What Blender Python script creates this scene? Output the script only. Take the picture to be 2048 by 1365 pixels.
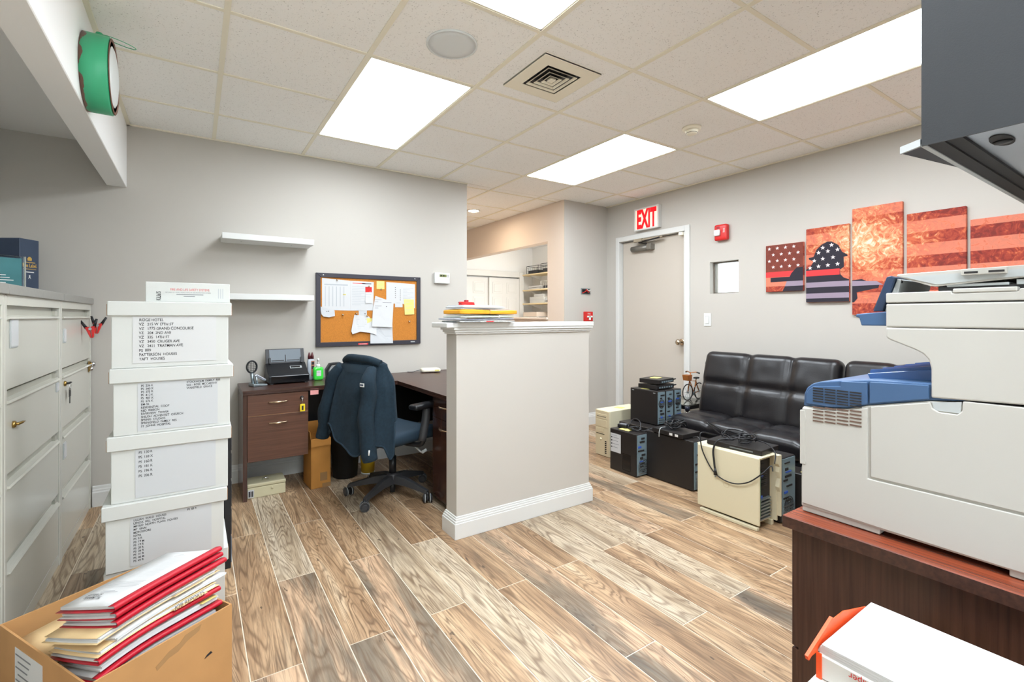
import bpy, bmesh, math, random
from mathutils import Vector, Matrix, noise
random.seed(7)
PI = math.pi
for o in list(bpy.data.objects): bpy.data.objects.remove(o)
scene = bpy.context.scene
COL = scene.collection

# ---------------------------------------------------------------- camera, world, exposure
cd = bpy.data.cameras.new('camera'); cam = bpy.data.objects.new('camera', cd); COL.objects.link(cam)
cam.location = (-0.724, -2.32, 1.25); cam.rotation_euler = (PI/2, 0, -0.575)
cd.sensor_width = 36.0; cd.lens = 942.0/2048*36; cd.shift_x = 23.0/2048; cd.shift_y = -48.8/2048
cd.clip_start = 0.02; cd.clip_end = 60
scene.camera = cam
w = bpy.data.worlds.new('world'); scene.world = w; w.use_nodes = True
w.node_tree.nodes['Background'].inputs[0].default_value = (0.9, 0.95, 1.0, 1)
w.node_tree.nodes['Background'].inputs[1].default_value = 2.6
scene.view_settings.view_transform = 'Standard'; scene.view_settings.look = 'None'
scene.view_settings.exposure = 1.17; scene.view_settings.gamma = 1.0
scene.view_settings.use_curve_mapping = False
PANEL_LIGHT = 10.0       # ceiling panel luminance
HCEIL = 2.55

# ---------------------------------------------------------------- materials
def lin(c):
    def f(x):
        x /= 255.0
        return x/12.92 if x <= 0.04045 else ((x+0.055)/1.055)**2.4
    return (f(c[0]), f(c[1]), f(c[2]), 1.0)
MATS = {}
def mat(name, rgb, rough=0.5, metal=0.0, bump=0.0, bscale=60.0, var=0.0, vscale=8.0, emit=0.0, spec=0.5, coat=0.0, trans=0.0, stretch=(1, 1, 1), ior=1.45, sub=None):
    if name in MATS: return MATS[name]
    m = bpy.data.materials.new(name); m.use_nodes = True; nt = m.node_tree; N = nt.nodes; L = nt.links
    b = N['Principled BSDF']; c = lin(rgb)
    b.inputs['Base Color'].default_value = c; b.inputs['Roughness'].default_value = rough; b.inputs['Metallic'].default_value = metal
    b.inputs['Specular IOR Level'].default_value = spec; b.inputs['Coat Weight'].default_value = coat
    b.inputs['Transmission Weight'].default_value = trans; b.inputs['IOR'].default_value = ior
    if emit: b.inputs['Emission Color'].default_value = c; b.inputs['Emission Strength'].default_value = emit
    tc = N.new('ShaderNodeTexCoord'); mp = N.new('ShaderNodeMapping'); mp.inputs['Scale'].default_value = stretch
    L.new(tc.outputs['Object'], mp.inputs['Vector'])
    if var or sub:
        n = N.new('ShaderNodeTexNoise'); n.inputs['Scale'].default_value = vscale; n.inputs['Detail'].default_value = 5
        L.new(mp.outputs[0], n.inputs['Vector'])
        r = N.new('ShaderNodeValToRGB'); r.color_ramp.elements[0].position = 0.3; r.color_ramp.elements[1].position = 0.7
        if sub: r.color_ramp.elements[0].color = lin(sub); r.color_ramp.elements[1].color = c
        else:
            r.color_ramp.elements[0].color = (c[0]*(1-var), c[1]*(1-var), c[2]*(1-var), 1)
            r.color_ramp.elements[1].color = (min(1, c[0]*(1+var)), min(1, c[1]*(1+var)), min(1, c[2]*(1+var)), 1)
        L.new(n.outputs['Fac'], r.inputs['Fac']); L.new(r.outputs['Color'], b.inputs['Base Color'])
    if bump:
        n2 = N.new('ShaderNodeTexNoise'); n2.inputs['Scale'].default_value = bscale; n2.inputs['Detail'].default_value = 4
        L.new(mp.outputs[0], n2.inputs['Vector'])
        bp = N.new('ShaderNodeBump'); bp.inputs['Strength'].default_value = bump; bp.inputs['Distance'].default_value = 0.002
        L.new(n2.outputs['Fac'], bp.inputs['Height']); L.new(bp.outputs['Normal'], b.inputs['Normal'])
    MATS[name] = m
    return m

def nodes_mat(name):
    m = bpy.data.materials.new(name); m.use_nodes = True; MATS[name] = m
    nt = m.node_tree
    return m, nt.nodes, nt.links, nt.nodes['Principled BSDF']
def mixc(N, L, fac, a, b, mode='MIX'):
    x = N.new('ShaderNodeMix'); x.data_type = 'RGBA'; x.blend_type = mode
    for i, v in ((0, fac), (6, a), (7, b)):
        if hasattr(v, 'is_linked'): L.new(v, x.inputs[i])
        else: x.inputs[i].default_value = v
    return x.outputs[2]
def mth(N, L, op, a, b=None, c=None, clamp=False):
    x = N.new('ShaderNodeMath'); x.operation = op; x.use_clamp = clamp
    for i, v in enumerate((a, b, c)):
        if v is None: continue
        if hasattr(v, 'is_linked'): L.new(v, x.inputs[i])
        else: x.inputs[i].default_value = v
    return x.outputs[0]
def ramp(N, L, fac, stops):
    r = N.new('ShaderNodeValToRGB'); e = r.color_ramp.elements
    while len(e) < len(stops): e.new(0.5)
    for k, (p, c) in enumerate(stops): e[k].position = p; e[k].color = c
    L.new(fac, r.inputs['Fac']); return r.outputs['Color']

# floor plank: wood-look porcelain, every plank its own print
def plank_material():
    m, N, L, b = nodes_mat('wood_look_plank')
    tc = N.new('ShaderNodeTexCoord'); oi = N.new('ShaderNodeObjectInfo')
    rnd = oi.outputs['Random']
    off = N.new('ShaderNodeCombineXYZ'); L.new(mth(N, L, 'MULTIPLY', rnd, 37.0), off.inputs[0]); L.new(mth(N, L, 'MULTIPLY', rnd, 91.0), off.inputs[1]); L.new(mth(N, L, 'MULTIPLY', rnd, 13.0), off.inputs[2])
    add = N.new('ShaderNodeVectorMath'); add.operation = 'ADD'; L.new(tc.outputs['Object'], add.inputs[0]); L.new(off.outputs[0], add.inputs[1])
    def mapped(s):
        mp = N.new('ShaderNodeMapping'); mp.inputs['Scale'].default_value = s; L.new(add.outputs[0], mp.inputs['Vector']); return mp.outputs[0]
    def nz(v, sc, det=5, dist=0.0, rough=0.55):
        n = N.new('ShaderNodeTexNoise'); n.inputs['Scale'].default_value = sc; n.inputs['Detail'].default_value = det; n.inputs['Distortion'].default_value = dist; n.inputs['Roughness'].default_value = rough
        L.new(v, n.inputs['Vector']); return n.outputs['Fac']
    broad = nz(mapped((9, 1.1, 1)), 1.0, 4, 0.6)
    fine = nz(mapped((150, 7, 1)), 1.0, 5, 0.6)
    # cathedral rings: bands of a stretched field
    field = nz(mapped((7, 0.9, 1)), 0.9, 2, 0.8)
    rings = mth(N, L, 'SINE', mth(N, L, 'MULTIPLY', field, 150.0))
    rings = mth(N, L, 'MULTIPLY', mth(N, L, 'POWER', mth(N, L, 'MULTIPLY_ADD', rings, 0.5, 0.5), 3.0), nz(mapped((20, 3, 1)), 1.0, 3))
    col = ramp(N, L, broad, [(0.24, lin((112, 88, 66))), (0.42, lin((162, 130, 98))), (0.58, lin((192, 160, 125))), (0.74, lin((214, 190, 158)))])
    pale = ramp(N, L, broad, [(0.24, lin((132, 114, 94))), (0.45, lin((180, 160, 133))), (0.7, lin((208, 192, 168)))])
    grey = ramp(N, L, broad, [(0.3, lin((92, 86, 76))), (0.46, lin((140, 124, 104))), (0.60, lin((200, 166, 134))), (0.75, lin((206, 180, 150)))])
    k1 = mth(N, L, 'LESS_THAN', mth(N, L, 'FRACT', mth(N, L, 'MULTIPLY', rnd, 7.31)), 0.38)
    k2 = mth(N, L, 'LESS_THAN', mth(N, L, 'FRACT', mth(N, L, 'MULTIPLY', rnd, 5.77)), 0.24)
    base = mixc(N, L, k1, col, pale)
    base = mixc(N, L, k2, base, grey)
    base = mixc(N, L, mth(N, L, 'MULTIPLY', rings, 1.15, clamp=True), base, lin((92, 66, 44)))
    base = mixc(N, L, mth(N, L, 'MULTIPLY', mth(N, L, 'SUBTRACT', fine, 0.44, clamp=True), 2.6), base, lin((98, 76, 56)))
    blot = mth(N, L, 'MULTIPLY', mth(N, L, 'SUBTRACT', nz(mapped((7, 3.0, 1)), 1.0, 5, 0.3), 0.56, clamp=True), 4.5, clamp=True)
    base = mixc(N, L, mth(N, L, 'MULTIPLY', blot, mth(N, L, 'MULTIPLY_ADD', k2, 0.55, 0.28)), base, lin((70, 66, 62)))
    knot = nz(mapped((30, 14, 1)), 1.0, 2)
    base = mixc(N, L, mth(N, L, 'MULTIPLY', mth(N, L, 'GREATER_THAN', knot, 0.73), 0.7), base, lin((58, 46, 38)))
    L.new(base, b.inputs['Base Color']); b.inputs['Roughness'].default_value = 0.42
    bp = N.new('ShaderNodeBump'); bp.inputs['Strength'].default_value = 0.15; bp.inputs['Distance'].default_value = 0.001
    L.new(fine, bp.inputs['Height']); L.new(bp.outputs['Normal'], b.inputs['Normal'])
    return m
# mineral-fibre ceiling tile with pin holes
def tile_material():
    m, N, L, b = nodes_mat('fissured_ceiling_tile')
    tc = N.new('ShaderNodeTexCoord'); g = N.new('ShaderNodeNewGeometry')
    n = N.new('ShaderNodeTexNoise'); n.inputs['Scale'].default_value = 140; n.inputs['Detail'].default_value = 2; L.new(g.outputs['Position'], n.inputs['Vector'])
    n2 = N.new('ShaderNodeTexNoise'); n2.inputs['Scale'].default_value = 45; n2.inputs['Detail'].default_value = 2; L.new(g.outputs['Position'], n2.inputs['Vector'])
    f = mth(N, L, 'MULTIPLY', mth(N, L, 'SUBTRACT', n.outputs['Fac'], 0.60, clamp=True), 9.0, clamp=True)
    f = mth(N, L, 'MULTIPLY', f, mth(N, L, 'GREATER_THAN', n2.outputs['Fac'], 0.46))
    L.new(mixc(N, L, mth(N, L, 'MULTIPLY', f, 0.55), lin((250, 249, 245)), lin((170, 166, 160))), b.inputs['Base Color'])
    b.inputs['Roughness'].default_value = 0.95
    bp = N.new('ShaderNodeBump'); bp.inputs['Strength'].default_value = 0.35; bp.inputs['Distance'].default_value = 0.002; bp.invert = True
    L.new(f, bp.inputs['Height']); L.new(bp.outputs['Normal'], b.inputs['Normal'])
    return m
def wood_material(name, dark, mid, axis='y', rough=0.35, amt=1.0):
    m, N, L, b = nodes_mat(name)
    tc = N.new('ShaderNodeTexCoord'); mp = N.new('ShaderNodeMapping')
    mp.inputs['Scale'].default_value = {'x': (2, 60, 60), 'y': (60, 2, 60), 'z': (60, 60, 2)}[axis]
    L.new(tc.outputs['Object'], mp.inputs['Vector'])
    n = N.new('ShaderNodeTexNoise'); n.inputs['Scale'].default_value = 1.6; n.inputs['Detail'].default_value = 6; n.inputs['Distortion'].default_value = 0.5; L.new(mp.outputs[0], n.inputs['Vector'])
    L.new(ramp(N, L, n.outputs['Fac'], [(0.3, lin(dark)), (0.7, lin(mid))]), b.inputs['Base Color']); b.inputs['Roughness'].default_value = rough
    return m
def canvas_material():       # burnt-orange canvas print, light and dark stripes
    m, N, L, b = nodes_mat('striped_flame_canvas')
    g = N.new('ShaderNodeNewGeometry'); sx = N.new('ShaderNodeSeparateXYZ'); L.new(g.outputs['Position'], sx.inputs[0])
    n = N.new('ShaderNodeTexNoise'); n.inputs['Scale'].default_value = 15; n.inputs['Detail'].default_value = 9; n.inputs['Distortion'].default_value = 2.2; n.inputs['Roughness'].default_value = 0.68; L.new(g.outputs['Position'], n.inputs['Vector'])
    big = N.new('ShaderNodeTexNoise'); big.inputs['Scale'].default_value = 2.4; big.inputs['Detail'].default_value = 2; L.new(g.outputs['Position'], big.inputs['Vector'])
    dy = mth(N, L, 'ABSOLUTE', mth(N, L, 'ADD', sx.outputs[1], 0.88)); dz = mth(N, L, 'ABSOLUTE', mth(N, L, 'SUBTRACT', sx.outputs[2], 1.78))
    glow = mth(N, L, 'SUBTRACT', 1.0, mth(N, L, 'MULTIPLY', mth(N, L, 'ADD', dy, dz), 1.7), clamp=True)
    f = mth(N, L, 'ADD', mth(N, L, 'MULTIPLY_ADD', big.outputs['Fac'], 0.30, mth(N, L, 'MULTIPLY', mth(N, L, 'MULTIPLY_ADD', n.outputs['Fac'], 2.2, -0.6), 0.5)), mth(N, L, 'MULTIPLY', glow, 0.36))
    col = ramp(N, L, f, [(0.28, lin((96, 38, 30))), (0.42, lin((164, 62, 42))), (0.56, lin((206, 100, 62))), (0.70, lin((226, 164, 116))), (0.84, lin((236, 214, 188)))])
    st = mth(N, L, 'GREATER_THAN', mth(N, L, 'FRACT', mth(N, L, 'MULTIPLY', mth(N, L, 'SUBTRACT', sx.outputs[2], 1.268), 6.35)), 0.5)
    keep = mth(N, L, 'MULTIPLY', mth(N, L, 'SUBTRACT', 1.0, mth(N, L, 'MULTIPLY', glow, 1.1, clamp=True)), mth(N, L, 'MULTIPLY_ADD', mth(N, L, 'LESS_THAN', n.outputs['Fac'], 0.58), 0.45, 0.25))
    col = mixc(N, L, mth(N, L, 'MULTIPLY', st, keep), col, lin((232, 140, 112)))
    inv = mth(N, L, 'SUBTRACT', 1.0, st)
    col = mixc(N, L, mth(N, L, 'MULTIPLY', inv, mth(N, L, 'MULTIPLY', keep, 0.7)), col, lin((140, 44, 36)))
    L.new(col, b.inputs['Base Color']); b.inputs['Roughness'].default_value = 0.8
    return m
M = {
 'plank': plank_material(), 'tile': tile_material(), 'canvas': canvas_material(),
 'espresso': wood_material('espresso_laminate', (52, 32, 26), (78, 50, 40), 'x', 0.32),
 'espresso_v': wood_material('espresso_laminate_upright', (54, 34, 28), (80, 52, 42), 'z', 0.22),
 'cherry_top': wood_material('reddish_laminate_top', (92, 42, 28), (136, 66, 42), 'y', 0.22),
 'walnut': wood_material('walnut_drawer_front', (84, 54, 42), (106, 70, 54), 'x', 0.35),
}
mat('wall_paint', (193, 188, 180), 0.85, bump=0.05, bscale=220)
mat('peach_paint', (224, 210, 196), 0.85, bump=0.05, bscale=220)
mat('white_paint', (244, 244, 242), 0.8, bump=0.03, bscale=220)
mat('trim_white', (218, 218, 215), 0.4)
mat('grout', (214, 202, 182), 0.9, var=0.1, vscale=30)
mat('grid_cream', (240, 234, 214), 0.5)
for _k, _f in (('lens_desk', 0.68), ('lens_exit', 0.98), ('lens_front', 1.22), ('lens_printer', 1.05), ('lens_added_fill', 1.2)): mat(_k, (238, 247, 255), 0.4, emit=PANEL_LIGHT*_f)
mat('file_putty', (206, 204, 193), 0.22, spec=0.6)
mat('file_groove', (176, 174, 162), 0.4)
mat('grey_laminate', (150, 148, 142), 0.5, var=0.04, vscale=50)
mat('box_white', (204, 205, 201), 0.75, bump=0.06, bscale=90, var=0.02, vscale=6)
mat('kraft_edge', (158, 118, 80), 0.9)
mat('cardboard', (184, 138, 88), 0.85, bump=0.1, bscale=70, var=0.06, vscale=10)
mat('cardboard_orange', (198, 138, 66), 0.8, bump=0.1, bscale=70, var=0.08, vscale=8)
mat('tape', (166, 128, 86), 0.25, coat=0.5)
mat('paper', (206, 206, 206), 0.85)
mat('paper_grey', (196, 198, 200), 0.85)
mat('ink', (34, 34, 38), 0.7)
mat('ink_grey', (120, 122, 126), 0.8)
mat('ink_light', (176, 180, 184), 0.8)
mat('manila', (222, 192, 144), 0.8, var=0.04, vscale=8)
mat('red_folder', (178, 14, 38), 0.45, var=0.06, vscale=12)
mat('red_dark', (150, 24, 40), 0.5)
mat('yellow_note', (224, 212, 128), 0.8)
mat('cork', (194, 124, 50), 0.95, bump=0.4, bscale=300, var=0.14, vscale=180)
mat('cork_frame', (54, 52, 60), 0.45)
mat('black_plastic', (26, 27, 30), 0.42)
mat('black_gloss', (14, 15, 18), 0.15, spec=0.6)
mat('dark_grey_plastic', (58, 58, 60), 0.5)
mat('tower_black', (38, 35, 34), 0.38, bump=0.05, bscale=300)
mat('tower_beige', (222, 214, 184), 0.5)
mat('tower_beige_front', (214, 200, 166), 0.5)
mat('steel', (150, 160, 164), 0.35, metal=0.8)
mat('steel_blue', (138, 160, 170), 0.4, metal=0.3)
mat('chrome', (220, 220, 222), 0.12, metal=1.0)
mat('nickel', (196, 180, 158), 0.25, metal=1.0)
mat('gold_handle', (226, 200, 168), 0.22, metal=0.9)
mat('brass', (180, 150, 90), 0.3, metal=1.0)
mat('leather', (25, 23, 25), 0.33, bump=0.22, bscale=120, spec=0.6)
mat('leather_seam', (22, 20, 22), 0.5)
mat('fleece', (24, 42, 54), 0.95, bump=0.9, bscale=420, var=0.18, vscale=60)
mat('seat_blue', (40, 58, 72), 0.75, bump=0.4, bscale=300)
mat('glass', (240, 250, 248), 0.02, trans=1.0, ior=1.45)
mat('teal_glass', (70, 122, 126), 0.2, var=0.2, vscale=6)
mat('printer_white', (186, 183, 176), 0.45, bump=0.03, bscale=500)
mat('printer_grey', (180, 184, 184), 0.5)
mat('printer_blue', (66, 94, 130), 0.42, bump=0.04, bscale=500)
mat('printer_blue_dark', (44, 60, 86), 0.45)
mat('printer_tray_blue', (70, 104, 158), 0.22)
mat('slot_dark', (40, 38, 38), 0.7)
mat('cabinet_black', (52, 54, 57), 0.5, bump=0.1, bscale=400)
mat('galvanised', (184, 190, 198), 0.3, metal=0.85)
mat('red_alarm', (206, 40, 38), 0.35)
mat('exit_red', (228, 12, 26), 0.4, emit=0.35)
mat('exit_face', (255, 214, 190), 0.5, emit=0.35)
mat('door_paint', (196, 187, 175), 0.6)
mat('green_paint', (64, 172, 124), 0.4)
mat('rust', (120, 86, 70), 0.8, var=0.3, vscale=40)
mat('green_chipped', (66, 176, 128), 0.4)
mat('mirror_face', (214, 218, 216), 0.35)
mat('green_gel', (60, 214, 66), 0.15, coat=0.6)
mat('navy_box', (56, 70, 92), 0.4, var=0.05, vscale=20)
mat('gold_print', (224, 184, 98), 0.35, metal=0.6)
mat('white_ink', (232, 232, 228), 0.6)
mat('screen_lcd', (118, 126, 74), 0.3)
mat('orange_wrap', (240, 84, 30), 0.5)
mat('envelope_yellow', (238, 166, 40), 0.75, var=0.06, vscale=20)
mat('newsprint', (190, 192, 190), 0.8, var=0.2, vscale=60)
mat('bright_window', (255, 255, 255), 0.5, emit=6.0)
mat('warm_lamp', (255, 232, 204), 0.5, emit=130.0)
mat('copper', (176, 112, 60), 0.4, metal=0.6)
mat('beige_lockbox', (206, 198, 164), 0.5)
mat('pink_note', (232, 160, 156), 0.8)
mat('shelf_wood', (232, 212, 168), 0.6)
mat('speaker_grille', (222, 226, 226), 0.7)
mat('dark_silhouette', (44, 40, 50), 0.85)
mat('print_red', (226, 60, 62), 0.8)
mat('print_mauve', (150, 134, 150), 0.8)
mat('print_brown', (120, 58, 46), 0.85, var=0.15, vscale=30)
mat('star_white', (236, 220, 220), 0.85)
mat('bin_black', (24, 24, 26), 0.6)
mat('pcb_green', (70, 110, 84), 0.5)
mat('port_blue', (60, 96, 190), 0.4)
for k, v in list(MATS.items()): M.setdefault(k, v)
# chipped green enamel
def chip():
    m, N, L, b = nodes_mat('chipped_green_enamel')
    tc = N.new('ShaderNodeTexCoord'); n = N.new('ShaderNodeTexNoise'); n.inputs['Scale'].default_value = 14; n.inputs['Detail'].default_value = 6; L.new(tc.outputs['Object'], n.inputs['Vector'])
    sx = N.new('ShaderNodeSeparateXYZ'); L.new(tc.outputs['Object'], sx.inputs[0])
    edge = mth(N, L, 'MULTIPLY', mth(N, L, 'SUBTRACT', 0.022, sx.outputs[0], clamp=True), 16.0)
    f = mth(N, L, 'GREATER_THAN', mth(N, L, 'ADD', n.outputs['Fac'], edge), 0.71)
    L.new(mixc(N, L, f, lin((66, 176, 128)), lin((116, 84, 70))), b.inputs['Base Color']); b.inputs['Roughness'].default_value = 0.4
    return m
M['chip'] = chip()

# ---------------------------------------------------------------- geometry helpers
class G:
    def __init__(s): s.bm = bmesh.new(); s.sm = False
    def box(s, x0, x1, y0, y1, z0, z1, bev=0.0, seg=2, M4=None):
        r = bmesh.ops.create_cube(s.bm, size=1.0)
        vs = r['verts']
        for v in vs: v.co = Vector(((x0+x1)/2+v.co.x*(x1-x0), (y0+y1)/2+v.co.y*(y1-y0), (z0+z1)/2+v.co.z*(z1-z0)))
        if bev:
            es = list({e for v in vs for e in v.link_edges})
            rr = bmesh.ops.bevel(s.bm, geom=es, offset=bev, segments=seg, affect='EDGES', profile=0.5)
            vs = rr['verts']
        if M4 is not None:
            for v in set(vs): v.co = M4 @ v.co
        return s
    def rbox(s, x0, x1, y0, y1, z0, z1, r, n=6, fn=None, M4=None):      # rounded, subdivided block
        b2 = bmesh.new(); bmesh.ops.create_cube(b2, size=1.0); bmesh.ops.subdivide_edges(b2, edges=b2.edges[:], cuts=n, use_grid_fill=True)
        c = Vector(((x0+x1)/2, (y0+y1)/2, (z0+z1)/2)); h = Vector(((x1-x0)/2, (y1-y0)/2, (z1-z0)/2))
        mp = {}
        for v in b2.verts:
            u = Vector([math.copysign(abs(t*2)**0.8, t) for t in v.co])
            p = Vector((u.x*h.x, u.y*h.y, u.z*h.z)); q = Vector([max(-h[i]+r, min(h[i]-r, p[i])) for i in range(3)])
            d = p-q
            if d.length > 1e-9: p = q+d.normalized()*r
            p = p+c
            if fn: p = fn(p)
            if M4 is not None: p = M4 @ p
            mp[v] = s.bm.verts.new(p)
        for f in b2.faces: s.bm.faces.new([mp[v] for v in f.verts]).smooth = True
        b2.free(); return s
    def quad(s, pts):
        s.bm.faces.new([s.bm.verts.new(Vector(p)) for p in pts]); return s
    def prism(s, poly, axis, a, b, bev=0.0, M4=None):   # poly of 2d points extruded along axis; (u,v) = the two other axes in xyz order
        def P(p, t): return Vector({'x': (t, p[0], p[1]), 'y': (p[0], t, p[1]), 'z': (p[0], p[1], t)}[axis])
        va = [s.bm.verts.new(P(p, a)) for p in poly]; vb = [s.bm.verts.new(P(p, b)) for p in poly]
        n = len(poly); fs = [s.bm.faces.new(va), s.bm.faces.new(vb)]
        for i in range(n): fs.append(s.bm.faces.new([va[i], va[(i+1) % n], vb[(i+1) % n], vb[i]]))
        bmesh.ops.recalc_face_normals(s.bm, faces=fs)
        vs = va+vb
        if bev:
            rr = bmesh.ops.bevel(s.bm, geom=list({e for f in fs for e in f.edges}), offset=bev, segments=2, affect='EDGES', profile=0.5); vs = list({v for f in rr['faces'] for v in f.verts} | {v for v in vs if v.is_valid})
        if M4 is not None:
            for v in vs:
                if v.is_valid: v.co = M4 @ v.co
        return s
    def tube(s, pts, r, seg=8, smooth=0, cap=True):
        pts = [Vector(p) for p in pts]
        rs = r if isinstance(r, (list, tuple)) else [r]*len(pts)
        if smooth:
            np_, nr = [], []
            for i in range(len(pts)-1):
                p0 = pts[max(0, i-1)]; p1 = pts[i]; p2 = pts[i+1]; p3 = pts[min(len(pts)-1, i+2)]
                for k in range(smooth):
                    t = k/smooth
                    np_.append(0.5*((2*p1)+(p2-p0)*t+(2*p0-5*p1+4*p2-p3)*t*t+(3*p1-p0-3*p2+p3)*t**3)); nr.append(rs[i]*(1-t)+rs[i+1]*t)
            np_.append(pts[-1]); nr.append(rs[-1]); pts, rs = np_, nr
        rings = []; up = None
        for i, p in enumerate(pts):
            d = (pts[min(i+1, len(pts)-1)]-pts[max(i-1, 0)])
            if d.length < 1e-9: d = Vector((0, 0, 1))
            d.normalize()
            if up is None: up = d.orthogonal().normalized()
            up = (up-d*up.dot(d)); up = up.normalized() if up.length > 1e-6 else d.orthogonal().normalized()
            sd = d.cross(up)
            rings.append([s.bm.verts.new(p+(up*math.cos(2*PI*k/seg)+sd*math.sin(2*PI*k/seg))*rs[i]) for k in range(seg)])
        for a, b in zip(rings, rings[1:]):
            for k in range(seg): s.bm.faces.new([a[k], a[(k+1) % seg], b[(k+1) % seg], b[k]]).smooth = True
        if cap: s.bm.faces.new(rings[0][::-1]); s.bm.faces.new(rings[-1])
        return s
    def cyl(s, p0, p1, r, seg=20): return s.tube([p0, p1], r, seg)
    def lathe(s, prof, c=(0, 0, 0), axis='z', seg=24, sm=True):    # prof [(r, h)]
        rings = []
        for r, h in prof:
            ring = []
            for k in range(seg):
                a = 2*PI*k/seg; u, v = r*math.cos(a), r*math.sin(a)
                p = {'z': (u, v, h), 'x': (h, u, v), 'y': (u, h, v)}[axis]
                ring.append(s.bm.verts.new(Vector(p)+Vector(c)))
            rings.append(ring)
        fs = []
        for a, b in zip(rings, rings[1:]):
            for k in range(seg):
                f = s.bm.faces.new([a[k], a[(k+1) % seg], b[(k+1) % seg], b[k]]); f.smooth = sm; fs.append(f)
        if prof[0][0] > 1e-5: fs.append(s.bm.faces.new(rings[0]))
        if prof[-1][0] > 1e-5: fs.append(s.bm.faces.new(rings[-1]))
        bmesh.ops.recalc_face_normals(s.bm, faces=fs); return s
    def grid(s, fn, nu, nv, closed=False, smooth=True):
        V = [[s.bm.verts.new(Vector(fn(i/nu, j/nv))) for j in range(nv+1)] for i in range(nu+1)]
        for i in range(nu):
            for j in range(nv): s.bm.faces.new([V[i][j], V[i+1][j], V[i+1][j+1], V[i][j+1]]).smooth = smooth
        return s
    def xf(s, M4):
        for v in s.bm.verts: v.co = M4 @ v.co
        return s
def R3(ax, a): return Matrix.Rotation(a, 4, ax)
def T3(x, y, z): return Matrix.Translation((x, y, z))

def obj(name, g, m, parent=None, loc=None, world=False, label=None):
    me = bpy.data.meshes.new(name)
    if world and parent is not None: g.xf(T3(*(-parent.location)))
    if loc is not None and world and parent is None: g.xf(T3(-loc[0], -loc[1], -loc[2]))
    g.bm.normal_update(); g.bm.to_mesh(me); g.bm.free()
    if not me.materials: me.materials.append(M[m] if isinstance(m, str) else m)
    o = bpy.data.objects.new(name, me); COL.objects.link(o)
    if parent is not None: o.parent = parent
    elif loc is not None: o.location = loc
    if label: o['label'] = label
    return o
def tag(o, label, cat, group=None):
    o['label'] = label; o['category'] = cat
    if group: o['group'] = group
    return o
def thing(name, label, cat, loc=(0, 0, 0), rotz=0.0, group=None):
    o = bpy.data.objects.new(name, None); COL.objects.link(o); o.location = loc; o.rotation_euler = (0, 0, rotz); o.empty_display_size = 0.05
    return tag(o, label, cat, group)
def struct(name, g, m, parent=None):
    o = obj(name, g, m, parent)
    if parent is None: o['kind'] = 'structure'
    return o
def child(parent, name, g, m, sub=None, label=None):           # g in the parent thing's local frame (or world if thing sits at origin unrotated)
    return obj(name, g, m, sub or parent, label=label)
def copy_tree(o, parent=None):
    c = o.copy(); COL.objects.link(c); c.parent = parent
    for ch in list(o.children): copy_tree(ch, c)
    return c
def text(body, size, O, R, U, m, parent=None, name='lettering', jitter=0.0, align='LEFT', spacing=1.0, bold=0.0, wsc=1.0, lsp=1.0):
    cu = bpy.data.curves.new('t', 'FONT'); cu.body = body; cu.size = size; cu.align_x = align; cu.space_line = lsp; cu.space_character = spacing; cu.offset = bold
    to = bpy.data.objects.new('t', cu); COL.objects.link(to)
    dg = bpy.context.evaluated_depsgraph_get(); me = bpy.data.meshes.new_from_object(to.evaluated_get(dg))
    bpy.data.objects.remove(to); bpy.data.curves.remove(cu)
    R = Vector(R).normalized(); U = Vector(U).normalized(); n = R.cross(U)
    for v in me.vertices:
        x, y = v.co.x*wsc, v.co.y
        if jitter:
            q = Vector((x/size*0.9, y/size*0.9, 3.0))
            x += (noise.noise(q)*jitter)*size; y += (noise.noise(q+Vector((11, 5, 2)))*jitter)*size
        v.co = Vector(O)+R*x+U*y+n*0.0
    me.materials.clear(); me.materials.append(M[m])
    me.name = name
    o = bpy.data.objects.new(name, me); COL.objects.link(o)
    if parent is not None: o.parent = parent
    return o
def wpart(th, name, g, m, sub=None, label=None):
    g.xf(T3(*(-th.location))); return obj(name, g, m, sub or th, label=label)
def wtext(th, body, size, O, R, U, m, sub=None, **k):
    return text(body, size, Vector(O)-th.location, R, U, m, sub or th, **k)
def solo(name, g, m, label, cat, loc, group=None):     # one-mesh thing, g in world coordinates
    o = obj(name, g, m, None, loc=loc, world=True); return tag(o, label, cat, group)

# ================================================================= SETTING
XL, XR, YB, YF = -1.755, 3.395, 1.735, -2.45
# ---- floor and planks
g = G().box(XL-0.1, 4.7, -3.8, 5.1, -0.06, -0.0014); floor = struct('floor', g, 'grout')
PW, PL = 0.1664, 1.23
pm = G().box(-PW/2+0.002, PW/2-0.002, -PL/2+0.002, PL/2-0.002, -0.004, 0.0, 0.0008, 1)
pmesh = obj('plank', pm, 'plank', floor); first = True
for k in range(-7, 32):
    x = -0.565+PW*(k+0.5)
    if x < XL or x > 4.62: continue
    for m_ in range(-4, 5):
        y = (-0.505 if k % 2 == 0 else 0.11)+PL*(m_+0.5)
        if x < 1.4 and y > 2.3: continue
        if x > 0.2 and y < -3.1: continue
        if y > 5.2 or y < -4.0: continue
        if x > 3.5 and y < 1.5: continue
        if first: o = pmesh; first = False
        else: o = pmesh.copy(); COL.objects.link(o)
        o.location = (x, y, 0)

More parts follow.
